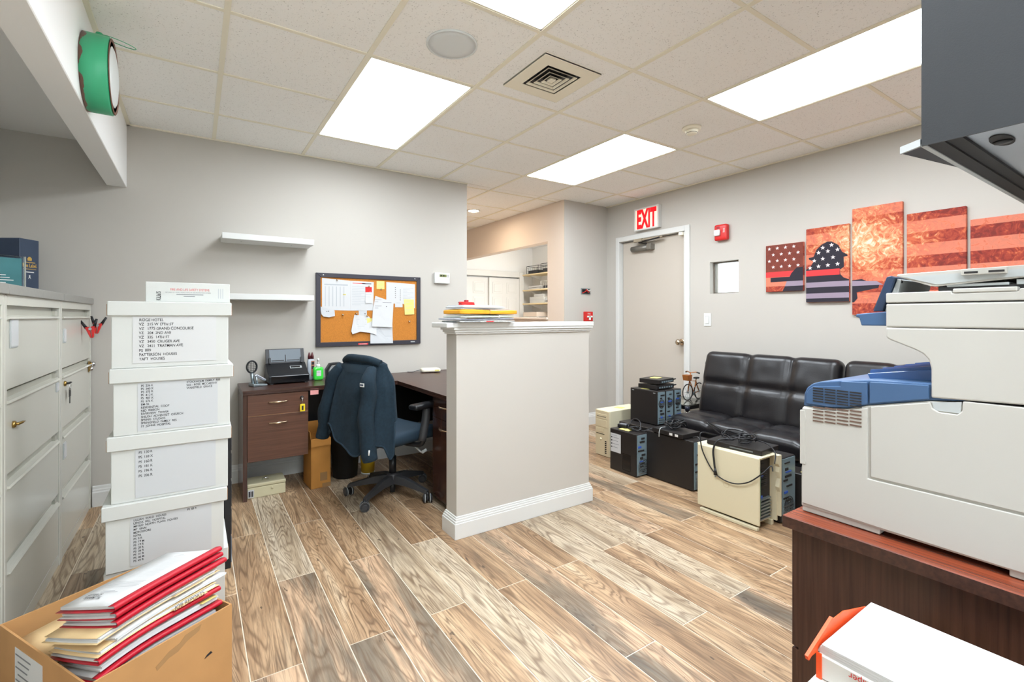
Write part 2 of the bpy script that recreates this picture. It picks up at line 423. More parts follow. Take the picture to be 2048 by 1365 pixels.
# ---- walls
def wall_holes(axis, a, b, u0, u1, z0, z1, holes):      # slab normal to axis with rectangular openings
    g = G(); us = sorted({u0, u1, *[h[0] for h in holes], *[h[1] for h in holes]}); zs = sorted({z0, z1, *[h[2] for h in holes], *[h[3] for h in holes]})
    for i in range(len(us)-1):
        for j in range(len(zs)-1):
            uc, zc = (us[i]+us[i+1])/2, (zs[j]+zs[j+1])/2
            if any(h[0] < uc < h[1] and h[2] < zc < h[3] for h in holes): continue
            if axis == 'x': g.box(a, b, us[i], us[i+1], zs[j], zs[j+1])
            else: g.box(us[i], us[i+1], a, b, zs[j], zs[j+1])
    bmesh.ops.remove_doubles(g.bm, verts=g.bm.verts, dist=1e-5)
    seen = {}
    for f in list(g.bm.faces):
        seen.setdefault(tuple(sorted(v.index for v in f.verts)), []).append(f)
    return g
g = G().box(XL-0.1, 1.51, YB, YB+0.12, 0, HCEIL+0.1); wall_back = struct('wall_back', g, 'wall_paint')
g = wall_holes('x', XR, XR+0.14, YF-0.1, 1.70, 0, HCEIL+0.1, [(0.605, 1.525, -0.01, 2.13), (0.082, 0.365, 1.468, 1.768)])
wall_right = struct('wall_right', g, 'wall_paint')
g = G().box(2.85, XR+0.14, 1.70, 1.82, 0, HCEIL+0.1).box(2.73, 2.85, 1.70, 1.704, 0, HCEIL+0.1); wall_p = struct('wall_passage_end', g, 'wall_paint')
g = wall_holes('x', 2.73, 2.85, 1.704, 5.0, 0, HCEIL+0.1, [(2.0, 4.45, 1.215, 2.13)]); struct('wall_passage_right', g, 'peach_paint')
g = G().box(1.39, 1.51, YB+0.12, 5.0, 0, HCEIL+0.1); struct('wall_passage_left', g, 'peach_paint')
g = G().box(1.39, 2.85, 5.0, 5.1, 0, HCEIL+0.1); struct('wall_passage_far', g, 'peach_paint')
g = G().box(2.85, 4.7, 4.8, 4.9, 0, HCEIL+0.1); struct('wall_closet', g, 'white_paint')
g = G().box(4.6, 4.7, 1.82, 4.8, 0, HCEIL+0.1); struct('wall_back_room_right', g, 'white_paint')
g = G().box(XL-0.1, XL, -3.8, YB, 0, HCEIL+0.1); struct('wall_left', g, 'wall_paint')
g = G().box(0.42, XR+0.14, YF-0.1, YF, 0, HCEIL+0.1).box(0.42, 0.52, -3.7, YF-0.1, 0, HCEIL+0.1); struct('wall_front', g, 'wall_paint')
g = wall_holes('y', -3.8, -3.7, XL-0.1, 0.52, 0, HCEIL+0.1, [(-1.55, 0.25, 0.75, 2.2)]); struct('wall_rear', g, 'wall_paint')
w2_ = struct('added_fill_window', G().box(-1.55, 0.25, -3.76, -3.755, 0.75, 2.2), 'glass')  # unseen rear window, added to let sky light in as fill
obj('window_frame', G().box(-1.55, 0.25, -3.78, -3.72, 0.75, 0.80).box(-1.55, 0.25, -3.78, -3.72, 2.15, 2.2).box(-1.55, -1.50, -3.78, -3.72, 0.8, 2.15).box(0.20, 0.25, -3.78, -3.72, 0.8, 2.15).box(-0.675, -0.625, -3.78, -3.72, 0.8, 2.15), 'trim_white', w2_)
# recess over the cabinets: beam and lowered lid
g = G().box(-1.22, -1.113, -3.7, YB, 2.125, HCEIL+0.1, 0.003, 1); struct('ceiling_beam', g, 'white_paint')
g = G().box(XL, -1.22, -3.7, YB, 2.395, 2.45); struct('ceiling_recess', g, 'white_paint')
# sill of the pass-through opening
g = G().box(2.70, 2.88, 1.99, 4.46, 1.215, 1.24, 0.004); struct('trim_1', g, 'peach_paint')

# ---- ceiling: deck, grid and tiles
g = G().box(-1.22, XR, -3.7, YB, HCEIL+0.03, HCEIL+0.1).box(1.51, 2.73, YB, 5.0, HCEIL+0.03, HCEIL+0.1).box(2.85, 4.6, 1.82, 4.8, HCEIL-0.02, HCEIL+0.1)
ceiling = struct('ceiling', g, 'white_paint')
C = 0.6096
LIGHTS = [(0, 0), (3, 0), (0, -3), (3, -3), (-1, -6)]  # last pair is an unseen panel added behind the camera for fill light
lightcells = {(i, j+d) for i, j in LIGHTS for d in (0, 1)}
REG = [(-1.113, XR, -3.7, YB), (1.51, 2.73, YB, 5.0)]
tile_cache = {}
for (x0, x1, y0, y1) in REG:
    for i in range(-2, 6):
        for j in range(-7, 9):
            if (i, j) in lightcells or (i, j) == (1, -1): continue
            if i*C >= 0.42 and y0 < -3 and (j+1)*C <= YF: continue
            a, b, c_, d = max(i*C, x0), min((i+1)*C, x1), max(j*C, y0), min((j+1)*C, y1)
            if b-a < 0.03 or d-c_ < 0.03: continue
            key = (round(b-a, 3), round(d-c_, 3))
            if key not in tile_cache:
                q = G().box(-(b-a)/2+0.004, (b-a)/2-0.004, -(d-c_)/2+0.004, (d-c_)/2-0.004, 0, 0.016)
                o = obj('ceiling_tile', q, 'tile', ceiling); tile_cache[key] = o
            else: o = tile_cache[key].copy(); COL.objects.link(o)
            o.location = ((a+b)/2, (c_+d)/2, HCEIL+0.005)
for (x0, x1, y0, y1) in REG:
    for i in range(-2, 7):
        x = i*C
        if x0 < x < x1:
            ya = y0 if x < 0.42 else max(y0, YF)
            obj('grid_bar', G().box(-0.012, 0.012, -(y1-ya)/2, (y1-ya)/2, 0, 0.006), 'grid_cream', ceiling).location = (x, (ya+y1)/2, HCEIL)
    for j in range(-7, 9):
        y = j*C
        if y0 < y < y1:
            xb = x1 if y > YF else 0.42
            cuts = sorted(i*C for i, j0 in LIGHTS if j0+1 == j); segs = []; xa = x0
            for cx in cuts: segs.append((xa, cx)); xa = cx+C
            segs.append((xa, xb))
            for (sa, sb) in segs:
                if sb-sa > 0.02: obj('grid_bar', G().box(-(sb-sa)/2, (sb-sa)/2, -0.010, 0.010, 0.001, 0.006), 'grid_cream', ceiling).location = ((sa+sb)/2, y, HCEIL)
obj('wall_angle', G().box(-1.113, 1.51, YB-0.018, YB, HCEIL-0.004, HCEIL+0.004), 'grid_cream', ceiling)
obj('wall_angle', G().box(-1.113, -1.093, -3.7, YB, HCEIL-0.004, HCEIL+0.004), 'grid_cream', ceiling)
obj('wall_angle', G().box(XR-0.018, XR, YF, 1.70, HCEIL-0.004, HCEIL+0.004), 'grid_cream', ceiling)
# ---- lights
for (i, j) in LIGHTS:
    nm = {(0, 0): 'lit ceiling panel between corkboard wall and round ceiling speaker', (3, 0): 'lit ceiling panel beside smoke detector, nearest the exit sign',
          (0, -3): 'lit ceiling panel between round speaker and folder box', (3, -3): 'lit ceiling panel above printer side, beside black wall cabinet', (-1, -6): 'added fill-light ceiling panel at the rear, behind the camera'}[(i, j)]
    t = thing('ceiling_light', nm, 'ceiling light', (i*C+C/2, j*C+C, HCEIL+0.002), group='fluorescent ceiling panels')
    a, b = C/2-0.006, C-0.006
    obj('frame', G().box(-a, a, -b, -b+0.014, 0, 0.02).box(-a, a, b-0.014, b, 0, 0.02).box(-a, -a+0.014, -b, b, 0, 0.02).box(a-0.014, a, -b, b, 0, 0.02), 'grid_cream', t)
    obj('diffuser', G().box(-a+0.014, a-0.014, -b+0.014, b-0.014, 0.006, 0.012), {(0, 0): 'lens_desk', (3, 0): 'lens_exit', (0, -3): 'lens_front', (3, -3): 'lens_printer', (-1, -6): 'lens_added_fill'}[(i, j)], t)
t = thing('ceiling_speaker', 'round flush pale grey ceiling speaker beside lit panel', 'speaker', (0.308, -0.30, HCEIL+0.005))
obj('rim', G().lathe([(0.122, 0.0), (0.122, -0.006), (0.114, -0.009), (0.112, -0.005)], seg=48), 'speaker_grille', t)
obj('grille', G().lathe([(0.0, -0.0085), (0.08, -0.008), (0.112, -0.006), (0.112, 0)], seg=48), 'speaker_grille', t)
t = thing('air_vent', 'square cream ceiling air diffuser with nested louvre rings', 'air vent', (0.914, -0.305, HCEIL+0.005))
def ring(h0, h1, z0, z1, th=0.0):
    q = G(); lo = [(-h0, -h0), (h0, -h0), (h0, h0), (-h0, h0)]; hi = [(-h1, -h1), (h1, -h1), (h1, h1), (-h1, h1)]
    for k in range(4):
        a, b = lo[k], lo[(k+1) % 4]; c2, d2 = hi[(k+1) % 4], hi[k]
        q.quad([(a[0], a[1], z0), (b[0], b[1], z0), (c2[0], c2[1], z1), (d2[0], d2[1], z1)])
        q.quad([(a[0], a[1], z0-0.003), (d2[0], d2[1], z1-0.003), (c2[0], c2[1], z1-0.003), (b[0], b[1], z0-0.003)])
    return q
vt = G(); hh = C/2-0.004
for bb in ((-hh, hh, 0.118, hh), (-hh, hh, -hh, -0.118), (-hh, -0.118, -0.118, 0.118), (0.118, hh, -0.118, 0.118)): vt.box(*bb, 0, 0.016)
obj('ceiling_tile', vt, 'tile', ceiling).location = t.location
obj('face_plate', ring(0.19, 0.115, -0.008, -0.008), 'grid_cream', t)
obj('plate_edge', ring(0.19, 0.19, 0.0, -0.009), 'grid_cream', t)
obj('throat_shade', G().box(-0.117, 0.117, -0.117, 0.117, -0.004, 0.023), 'black_plastic', t)  # black block just above the louvres, painted shade for the duct interior
obj('throat_wall', ring(0.1175, 0.1175, 0.019, -0.008), 'grid_cream', t)
for k, h in enumerate((0.100, 0.070, 0.042)):
    obj('louvre', ring(h, h-0.012, -0.011, -0.005), 'grid_cream', t)
obj('louvre_core', G().box(-0.018, 0.018, -0.018, 0.018, -0.014, -0.003, 0.002), 'grid_cream', t)
t = thing('smoke_detector', 'small cream ceiling smoke detector between two lit panels', 'smoke detector', (2.15, -0.31, HCEIL+0.005))
obj('base', G().lathe([(0.0, 0.0), (0.062, 0.0), (0.062, -0.012), (0.05, -0.022)], seg=32), 'grid_cream', t)
obj('sensor_head', G().lathe([(0.046, -0.02), (0.036, -0.042), (0.03, -0.046), (0.0, -0.047)], seg=32), 'grid_cream', t)
obj('sensor_slot', G().lathe([(0.037, -0.036), (0.038, -0.040), (0.035, -0.042)], seg=32), 'slot_dark', t)
t = thing('downlight', 'glowing round recessed downlight in hallway ceiling', 'ceiling light', (2.147, 2.72, HCEIL+0.005))
obj('trim_ring', G().lathe([(0.085, 0.0), (0.085, -0.006), (0.062, -0.008), (0.062, 0.0)], seg=32), 'trim_white', t)
obj('lamp', G().lathe([(0.0, -0.006), (0.061, -0.004), (0.061, 0.0)], seg=32), 'warm_lamp', t)
t = thing('back_room_light', 'bright ceiling lamp inside the white back room', 'ceiling light', (3.7, 3.0, HCEIL-0.021))
obj('rim', G().lathe([(0.19, 0.0), (0.19, -0.03), (0.17, -0.035)], seg=32), 'trim_white', t)
obj('lamp_glass', G().lathe([(0.0, -0.06), (0.1, -0.052), (0.17, -0.034)], seg=32), mat('back_room_lamp', (255, 252, 246), 0.5, emit=58.0), t)

# ---- baseboards
def bprof(h=0.135, t=0.018): return [(0, 0), (t, 0), (t, h*0.68), (t*0.75, h*0.74), (t*0.75, h*0.80), (t*0.5, h*0.86), (t*0.42, h*0.96), (t*0.2, h), (0, h)]
def baseboard(name, axis, a, b, at, sgn, m='trim_white'):
    # axis along which it runs, 'at' the wall plane, sgn direction out of the wall
    g = G(); pr = [(at+sgn*p[0], p[1]) for p in bprof()]
    if axis == 'x': g.prism(pr, 'x', a, b)
    else:
        va = pr; g.prism(va, 'y', a, b)
    return g
struct('baseboard_back', baseboard('', 'x', -1.29, 1.51, YB, -1), 'trim_white')
struct('baseboard_passage', baseboard('', 'x', 2.73, 3.38, 1.70, -1), 'trim_white')
g = baseboard('', 'y', -1.6, 0.555, XR, -1); struct('baseboard_right', g, 'trim_white')
struct('baseboard_passage_right', baseboard('', 'y', 1.70, 5.0, 2.73, -1), 'trim_white')
# ---- half-height partition
px0, px1, py0, py1 = 0.51, 1.52, 0.04, 0.165
pw = struct('wall_partition', G().box(px0, px1, py0, py1, 0, 1.172), 'wall_paint')
g = G(); g.box(px0-0.075, px1+0.02, py0-0.03, py1+0.045, 1.188, 1.216, 0.004)
obj('cap', g, 'trim_white', pw)
g = G(); n0 = [(px0, py0), (px1, py0), (px1, py1), (px0, py1)]
for (e, z0, z1) in ((0.010, 1.150, 1.160), (0.018, 1.160, 1.174), (0.028, 1.174, 1.188)):
    g.box(px0-e, px1+min(e, 0.015), py0-e*0.9, py1+e*0.9, z0, z1, 0.002, 1)
obj('cap_moulding', g, 'trim_white', pw)
g = G()
for (e, z0, z1) in ((0.020, 0, 0.088), (0.016, 0.088, 0.100), (0.011, 0.100, 0.112), (0.006, 0.112, 0.122)):
    g.box(px0-e, px1+e, py0-e, py1+e, z0, z1, 0.002, 1)
obj('baseboard', g, 'trim_white', pw)

# ---- exit door
door = struct('door_1', G().box(XR+0.05, XR+0.09, 0.635, 1.495, 0.012, 2.10, 0.002, 1), 'door_paint')
g = G().box(XR-0.014, XR+0.14, 0.578, 0.63, 0, 2.165, 0.004, 1).box(XR-0.014, XR+0.14, 1.50, 1.552, 0, 2.165, 0.004, 1).box(XR-0.014, XR+0.14, 0.63, 1.50, 2.108, 2.165, 0.004, 1)
obj('frame', g, 'trim_white', door)
g = G().box(XR+0.0, XR+0.045, 0.63, 0.65, 0, 2.108); g.box(XR+0.092, XR+0.11, 0.63, 1.50, 0, 2.108)
obj('stop', g, 'trim_white', door)
hx = XR+0.05
h = obj('handle_rose', G().lathe([(0.034, 0), (0.034, -0.008), (0.026, -0.012)], (hx, 0.705, 0.99), 'x', 24), 'nickel', door)
obj('lever', G().tube([(hx-0.01, 0.705, 0.99), (hx-0.05, 0.705, 0.99)], 0.011, 12).lathe([(0.0, -0.05), (0.026, -0.055), (0.03, -0.07), (0.02, -0.085), (0, -0.088)], (hx, 0.705, 0.99), 'x', 20), 'nickel', h)
obj('deadbolt', G().lathe([(0.018, 0), (0.018, -0.01), (0, -0.012)], (hx, 0.655, 0.99), 'x', 20), 'nickel', door)
g = G().tube([(hx-0.035, 1.33, 2.005), (hx-0.035, 1.08, 2.005)], 0.031, 20).box(hx-0.075, hx, 1.045, 1.10, 1.975, 2.035, 0.004)
cl = obj('door_closer', g, mat('closer_grey', (128, 124, 116), 0.35, metal=0.4), door)
M['closer_grey'] = MATS['closer_grey']
obj('closer_arm', G().tube([(hx-0.045, 1.12, 2.045), (hx-0.075, 1.20, 2.062), (hx-0.085, 0.92, 2.085)], 0.008, 8), 'slot_dark', cl)
obj('arm_bracket', G().box(XR-0.045, XR-0.01, 1.15, 1.26, 2.07, 2.105, 0.003).box(XR-0.03, XR-0.008, 0.90, 1.16, 2.082, 2.10, 0.003), mat('arm_tan', (176, 164, 144), 0.4, metal=0.3), cl)
obj('door_contact', G().box(XR-0.018, XR+0.045, 0.65, 0.70, 2.07, 2.103, 0.003), 'grid_cream', door)
# ---- small view window
win = struct('window_1', G().box(XR+0.086, XR+0.094, 0.082, 0.365, 1.468, 1.768), 'glass')
obj('window_frame', G().box(XR+0.06, XR+0.12, 0.352, 0.3645, 1.4685, 1.7675).box(XR+0.06, XR+0.12, 0.0825, 0.352, 1.4685, 1.478).box(XR+0.06, XR+0.12, 0.0825, 0.352, 1.757, 1.7675), mat('frame_bronze', (110, 100, 88), 0.5), win)
# ---- sliding closet doors in the back room
def closet_door(name, x0, x1, y, parent=None):
    d = struct(name, G().box(x0, x1, y, y+0.03, 0.01, 1.94, 0.002, 1), 'trim_white')
    w_ = x1-x0
    for cx in (0.27, 0.73):
        for (z0, z1) in ((1.72, 1.86), (1.0, 1.60), (0.2, 0.85)):
            a = x0+w_*cx-w_*0.16; b = x0+w_*cx+w_*0.16
            if (z0, z1) == (1.72, 1.86): z0, z1 = 1.66, 1.86
            obj('door_panel', G().box(a, b, y-0.005, y, z0, z1, 0.004, 1).box(a+0.03, b-0.03, y-0.011, y-0.003, z0+0.03, z1-0.03, 0.004, 1), 'trim_white', d)
    return d
closet_door('door_2', 2.87, 3.61, 4.752); closet_door('door_3', 3.60, 4.24, 4.715)
g = G().box(4.24, 4.33, 4.69, 4.80, 0, 2.06, 0.004, 1).box(2.87, 4.24, 4.69, 4.80, 1.96, 2.06, 0.004, 1); struct('trim_2', g, 'trim_white')
# ================================================================= LEFT SIDE
# ---- lateral file cabinets
FX = -1.295
CABS = [(0.897, 1.715, 'putty four-drawer file cabinet holding red clips, against back wall'),
        (0.057, 0.889, 'putty four-drawer file cabinet with glass plaque on top'),
        (-0.783, 0.049, 'putty four-drawer file cabinet beside the folder carton')]
DZ_ = [(0.06, 0.352), (0.362, 0.662), (0.672, 0.972), (0.982, 1.278)]
for ci, (y0, y1, lab) in enumerate(CABS):
    t = thing('file_cabinet', lab, 'file cabinet', ((XL+FX)/2, (y0+y1)/2, 0), group='lateral file cabinets')
    g = G().box(XL+0.01, FX-0.03, y0, y1, 0.0, 1.33)
    for (a, b) in ((y0, y0+0.022), (y1-0.022, y1)): g.box(FX-0.03, FX, a, b, 0, 1.33, 0.002, 1)
    g.box(FX-0.03, FX, y0+0.022, y1-0.022, 1.292, 1.33).box(FX-0.03, FX-0.006, y0+0.022, y1-0.022, 0, 0.052)
    wpart(t, 'body', g, 'file_putty')
    obj_top = wpart(t, 'worktop', G().box(XL+0.005, FX+0.012, y0-0.003, y1+0.003, 1.33, 1.368, 0.002, 1), 'grey_laminate')
    for (z0, z1) in DZ_:
        # pan front with a pull lip along its top
        d = wpart(t, 'drawer', G().box(FX-0.026, FX-0.004, y0+0.026, y1-0.026, z0, z1-0.026, 0.003, 1), 'file_putty')
        wpart(t, 'pull_rail', G().prism([(FX-0.004, z1-0.04), (FX+0.008, z1-0.036), (FX+0.004, z1-0.028), (FX-0.02, z1-0.024), (FX-0.02, z1-0.03)], 'y', y0+0.026, y1-0.05), 'file_putty', d)
        wpart(t, 'finger_slot', G().box(FX-0.028, FX-0.02, y0+0.03, y1-0.03, z1-0.024, z1), 'file_groove', d)
        wpart(t, 'slot_end', G().box(FX-0.026, FX-0.008, y1-0.075, y1-0.03, z1-0.024, z1-0.002), 'file_groove', d)
# label holders, lock keys
def holder(x, y, z, lab, wd=0.05, ht=0.075, tilt=0.0):
    t = thing('label_holder', lab, 'label holder', (x, y, z))
    obj('plate', G().box(0, 0.003, -wd/2, wd/2, -ht/2, ht/2, 0.001, 1), 'printer_grey', t)
    obj('card', G().box(0.003, 0.0045, -wd/2+0.01, wd/2, -ht/2+0.006, ht/2-0.004), 'paper', t)
holder(FX-0.004, 0.165, 1.19, 'white card in label holder on top drawer beside plaque cabinet', 0.09, 0.115)
holder(FX-0.004, 0.985, 1.15, 'grey label holder on top drawer of clip cabinet', 0.055, 0.075)
holder(FX-0.004, 0.985, 0.55, 'small label holder on third drawer of clip cabinet', 0.06, 0.085)
holder(FX-0.004, 0.83, 0.90, 'small grey label holder by cabinet edge, second drawer', 0.05, 0.045)
def key(name, x, y, z, lab, mm, ring_=False):
    t = thing(name, lab, 'key', (x, y, z))
    obj('lock_barrel', G().lathe([(0.013, 0), (0.013, 0.006), (0.009, 0.01)], axis='x', seg=16), 'brass', t)
    obj('key_bow', G().tube([(0.008, 0, 0), (0.014, 0.004, 0), (0.020, 0.03, 0.001), (0.022, 0.05, 0.001)], [0.004, 0.006, 0.005, 0.002], 8), mm, t)
    if ring_:
        obj('key_ring', G().tube([(0.02, 0.018*math.cos(a)+0.02, -0.02+0.018*math.sin(a)) for a in [k*PI/8 for k in range(17)]], 0.0013, 6), 'chrome', t)
        obj('spare_key', G().box(0.014, 0.017, 0.02, 0.06, -0.075, -0.03, 0.001).box(0.014, 0.017, 0.034, 0.044, -0.11, -0.075), 'black_plastic', t)
key('cabinet_key', FX-0.004, 0.16, 0.845, 'brass key turned in lock of plaque cabinet drawer', 'brass')
key('cabinet_key', FX-0.0035, 0.985, 0.90, 'black-headed keys hanging from lock on clip cabinet', 'black_plastic', True)
t = thing('drawer_latch', 'small chrome latch knob beside drawer edge of clip cabinet', 'latch', (FX-0.002, 1.66, 0.93))
obj('plate', G().box(0, 0.004, -0.03, 0.03, -0.035, 0.035, 0.002), 'brass', t)
obj('knob', G().lathe([(0.014, 0.004), (0.02, 0.02), (0.012, 0.03), (0, 0.031)], (0, 0.01, 0.012), 'x', 16).lathe([(0.012, 0.004), (0.016, 0.018), (0, 0.024)], (0, -0.012, -0.016), 'x', 16), 'chrome', t)
def clamp(x, y, z, lab, ang):
    t = thing('spring_clamp', lab, 'clip', (x, y, z), group='red spring clips on the cabinet')
    for s_ in (-1, 1):
        a = obj('jaw', G().prism([(0.028+s_*0.001, -0.05), (0.028+s_*0.008, -0.046), (0.028+s_*0.024, 0.02), (0.028+s_*0.004, 0.02)], 'y', -0.012, 0.012, 0.003), 'red_alarm', t)
        obj('grip', G().tube([(0.028+s_*0.017, 0, 0.012), (0.028+s_*0.038, 0, 0.062)], [0.009, 0.006], 10), 'black_plastic', a)
    obj('spring', G().tube([(0.028, -0.014, 0.006), (0.028, 0.014, 0.006)], 0.008, 12), 'steel', t)
    t.rotation_euler = (0, ang, 0)
clamp(FX+0.012, 1.42, 1.165, 'red spring clip with black grips on drawer face', -0.15)
clamp(FX+0.012, 1.66, 1.19, 'red spring clip with black grips at cabinet corner', 0.1)
# ---- gift carton and plaque on the cabinets
t = thing('gift_carton', 'tall navy bottle carton with gold lettering on file cabinet', 'box', (-1.605, 1.575, 1.368), -PI/2+math.atan2(0.83, 0.55)+0.06)
obj('carton', G().box(-0.065, 0.065, -0.06, 0.06, 0, 0.34, 0.002, 1), 'navy_box', t)
# text face is local +x after rotation; letters run along +y
X_ = (0.0656, 0, 0)
text('Blue Label.', 0.030, (0.0658, 0.0, 0.175), (0, 1, 0), (0, 0, 1), 'gold_print', t, align='CENTER', wsc=0.72, bold=0.0006)
obj('gold_line', G().box(0.0648, 0.0656, -0.035, 0.035, 0.201, 0.205), 'gold_print', t)
obj('gold_line', G().box(0.0648, 0.0656, -0.042, 0.042, 0.162, 0.165), 'gold_print', t)
obj('white_line', G().box(0.0648, 0.0656, -0.028, 0.028, 0.143, 0.148), 'white_ink', t)
obj('crest', G().prism([(-0.012, 0.213), (0.012, 0.213), (0.014, 0.226), (0.005, 0.236), (-0.005, 0.236), (-0.014, 0.226)], 'x', 0.065, 0.0662), 'gold_print', t)
obj('striding_mark', G().prism([(-0.009, 0.105), (-0.003, 0.117), (-0.004, 0.128), (0.004, 0.128), (0.003, 0.117), (0.009, 0.105), (0.0, 0.114)], 'x', 0.065, 0.0662), 'white_ink', t)
t = thing('award_plaque', 'clear acrylic award block with teal face on file cabinet', 'award', (-1.468, 0.575, 1.368), 0.42)
obj('acrylic_block', G().box(-0.115, 0.115, -0.0, 0.04, 0, 0.152, 0.002), 'glass', t)
obj('teal_face', G().box(-0.102, 0.100, -0.0016, -0.0004, 0.004, 0.142), 'teal_glass', t)
obj('photo_patch', G().prism([(-0.098, 0.03), (-0.05, 0.032), (-0.01, 0.02), (-0.005, 0.006), (0.03, 0.006), (0.035, 0.07), (0.0, 0.072), (-0.06, 0.058), (-0.098, 0.06)], 'y', -0.0024, -0.0017), mat('teal_dark', (18, 66, 78), 0.3), t)
obj('heart_logo', G().tube([(-0.022, -0.003, 0.098), (-0.022, -0.003, 0.126), (-0.010, -0.003, 0.128), (-0.006, -0.003, 0.118), (0.006, -0.003, 0.114), (0.01, -0.003, 0.104), (0.0, -0.003, 0.097), (-0.022, -0.003, 0.098)], 0.0036, 8), 'white_ink', t)
obj('text_line', G().box(-0.02, 0.006, -0.0031, -0.0026, 0.083, 0.086), 'white_ink', t)
for k in range(5):
    obj('text_line', G().box(-0.04-0.01*(k % 2), 0.05+0.012*(k % 3), -0.0031, -0.0026, 0.064-0.011*k, 0.0665-0.011*k), 'white_ink', t)
# ---- banker boxes
BX0, BX1, BY0, BY1, BH = -0.995, -0.605, 0.012, 0.335, 0.262
LISTS = {4: ('RIDGE HOTEL\nVZ   215 W 17TH ST\nVZ   1775 GRAND CONCOURSE\nVZ   204  2ND AVE\nVZ   335  14TH ST\nVZ   3450  CRUGER AVE\nVZ   2411  TRATMAN AVE\nPS  009\nPATTERSON  HOUSES\nTAFT  HOUSES', None),
         3: ('PS  236 K\nPS  340 X\nPS  375 R\nPS  412 K\nPS  487 X\nPS  676 K\nBM-36\nRESIDENTIAL  COOP\nRED  RIBBON\nRIVERVIEW  TOWER\nSHILOH  ADVENTIST  CHURCH\nSPRING  STUDIOS\nSPRINGFIELD  FAMILY  RES\nST  JOHNS  HOSPITAL', 'STOCKHOLM  FAMILY  RES\nSUS - ROSE  MCCARTHY\nWAKEFIELD  GRACE'),
         2: ('PS  130 R\nPS  138 X\nPS  160 R\nPS  181 K\nPS  196 R\nPS  206 R', None),
         1: ('LILLIAN  WALD  HOUSES\nLENOX  HILL  HOSPITAL\nMETRO  NORTH  PLAZA  HOUSES\nMT  SINAI\nMONTIFIORE\nNYPA\nPS  2 R\nPS  19 M\nPS  19 R\nPS  20 R\nPS  26 R\nPS  31 R\nPS  46 M\nPS  49 R', 'PS  85 R'), 0: (None, None)}
BLAB = {4: 'white file storage box with hotel and street list, topmost of its stack', 3: 'white file storage box with long school list, second from stack top',
        2: 'white file storage box with six short lines, middle of its stack', 1: 'white file storage box listing houses and hospitals, above the lowest box', 0: 'white file storage box lowest in the stack behind folder carton'}
BJ = {4: (0.0, 0.0, 0.0), 3: (0.004, 0, 0.012), 2: (0.0, 0, -0.01), 1: (-0.018, -0.005, 0.008), 0: (-0.012, 0.012, 0.0)}
for k in range(5):
    bw_, bd = (BX1-BX0)/2, (BY1-BY0)/2
    jx, jy, jr = BJ[k]
    t = thing('storage_box', BLAB[k], 'storage box', ((BX0+BX1)/2+jx, (BY0+BY1)/2+jy, k*BH), jr, group='stack of white file storage boxes')
    obj('body', G().box(-bw_, bw_, -bd, bd, 0, 0.245, 0.002, 1), 'box_white', t)
    ld = obj('lid', G().box(-bw_-0.012, bw_+0.012, -bd-0.010, bd+0.010, 0.205, BH-0.0005, 0.003, 1), 'box_white', t)
    obj('kraft_edge', G().box(bw_+0.0121, bw_+0.014, -bd-0.004, -bd+0.05, 0.206, 0.25), 'kraft_edge', ld)
    obj('kraft_edge', G().box(-bw_-0.014, -bw_-0.0121, -bd-0.004, -bd+0.05, 0.206, 0.25), 'kraft_edge', ld)
    obj('hand_hole', G().prism([(0.045*math.cos(a)*1.0, 0.145+0.016*math.sin(a)) for a in [q*2*PI/16 for q in range(16)]], 'x', bw_-0.001, bw_+0.0008), 'slot_dark', t)
    a, b2 = LISTS[k]
    if a:
        lines = a.count('\n')+1
        zt = 0.196; zb = 0.012 if k != 4 else 0.018
        obj('list_sheet', G().box(-bw_+0.075-(0.01 if k == 4 else 0), bw_-0.045, -bd-0.0018, -bd-0.0006, zb, 0.2045), 'paper_grey' if k != 4 else 'paper', t)
        lh = min(0.0185, 0.172/lines) if k != 4 else 0.0172
        sz = {4: 0.0150, 3: 0.0118, 2: 0.0135, 1: 0.0112}[k]
        text(a, sz, (-bw_+0.085, -bd-0.0021, zt-sz*0.8), (1, 0, 0.0), (0, 0, 1), 'ink', t, name='handwriting', jitter=0.10, lsp=lh/sz, bold=0.0002, wsc=0.84)
        if b2: text(b2, sz, (-bw_+0.235 if k == 3 else 0.065, -bd-0.0021, 0.196-sz*0.5), (1, 0, 0.02), (0, 0, 1), 'ink', t, name='handwriting', jitter=0.10, lsp=lh/sz, bold=0.0002, wsc=0.84)
# flat white carton on top
t = thing('log_book_carton', 'flat white carton with red safety-systems lettering atop storage boxes', 'carton', (-0.745, 0.17, 5*BH), 0.0)
obj('carton', G().box(-0.148, 0.148, -0.115, 0.115, 0, 0.082, 0.002, 1), 'box_white', t)
fy = -0.1153
text('FIRE AND LIFE SAFETY SYSTEMS', 0.0135, (-0.066, fy, 0.048), (1, 0, 0), (0, 0, 1), 'red_alarm', t, wsc=0.73)
text('RECORDS OF VISUAL INSPECTIONS OF FIRE PROTECTION SYSTEMS', 0.0062, (-0.082, fy, 0.0385), (1, 0, 0), (0, 0, 1), mat('ink_green', (60, 120, 96), 0.7) and 'ink_grey', t, wsc=0.85)
obj('print_line', G().box(-0.045, 0.05, fy, fy+0.0006, 0.031, 0.0335), 'ink_grey', t)
obj('print_line', G().box(-0.02, 0.02, fy, fy+0.0006, 0.0235, 0.026), 'ink_grey', t)
text("KiLlia'S", 0.021, (-0.098, fy, 0.006), (0, 0, 1), (-1, 0, 0), 'ink', t, wsc=0.62, bold=0.0004)
for k in range(3): obj('print_line', G().box(0.104+k*0.008, 0.1065+k*0.008, fy, fy+0.0006, 0.018, 0.06), 'ink_light', t)
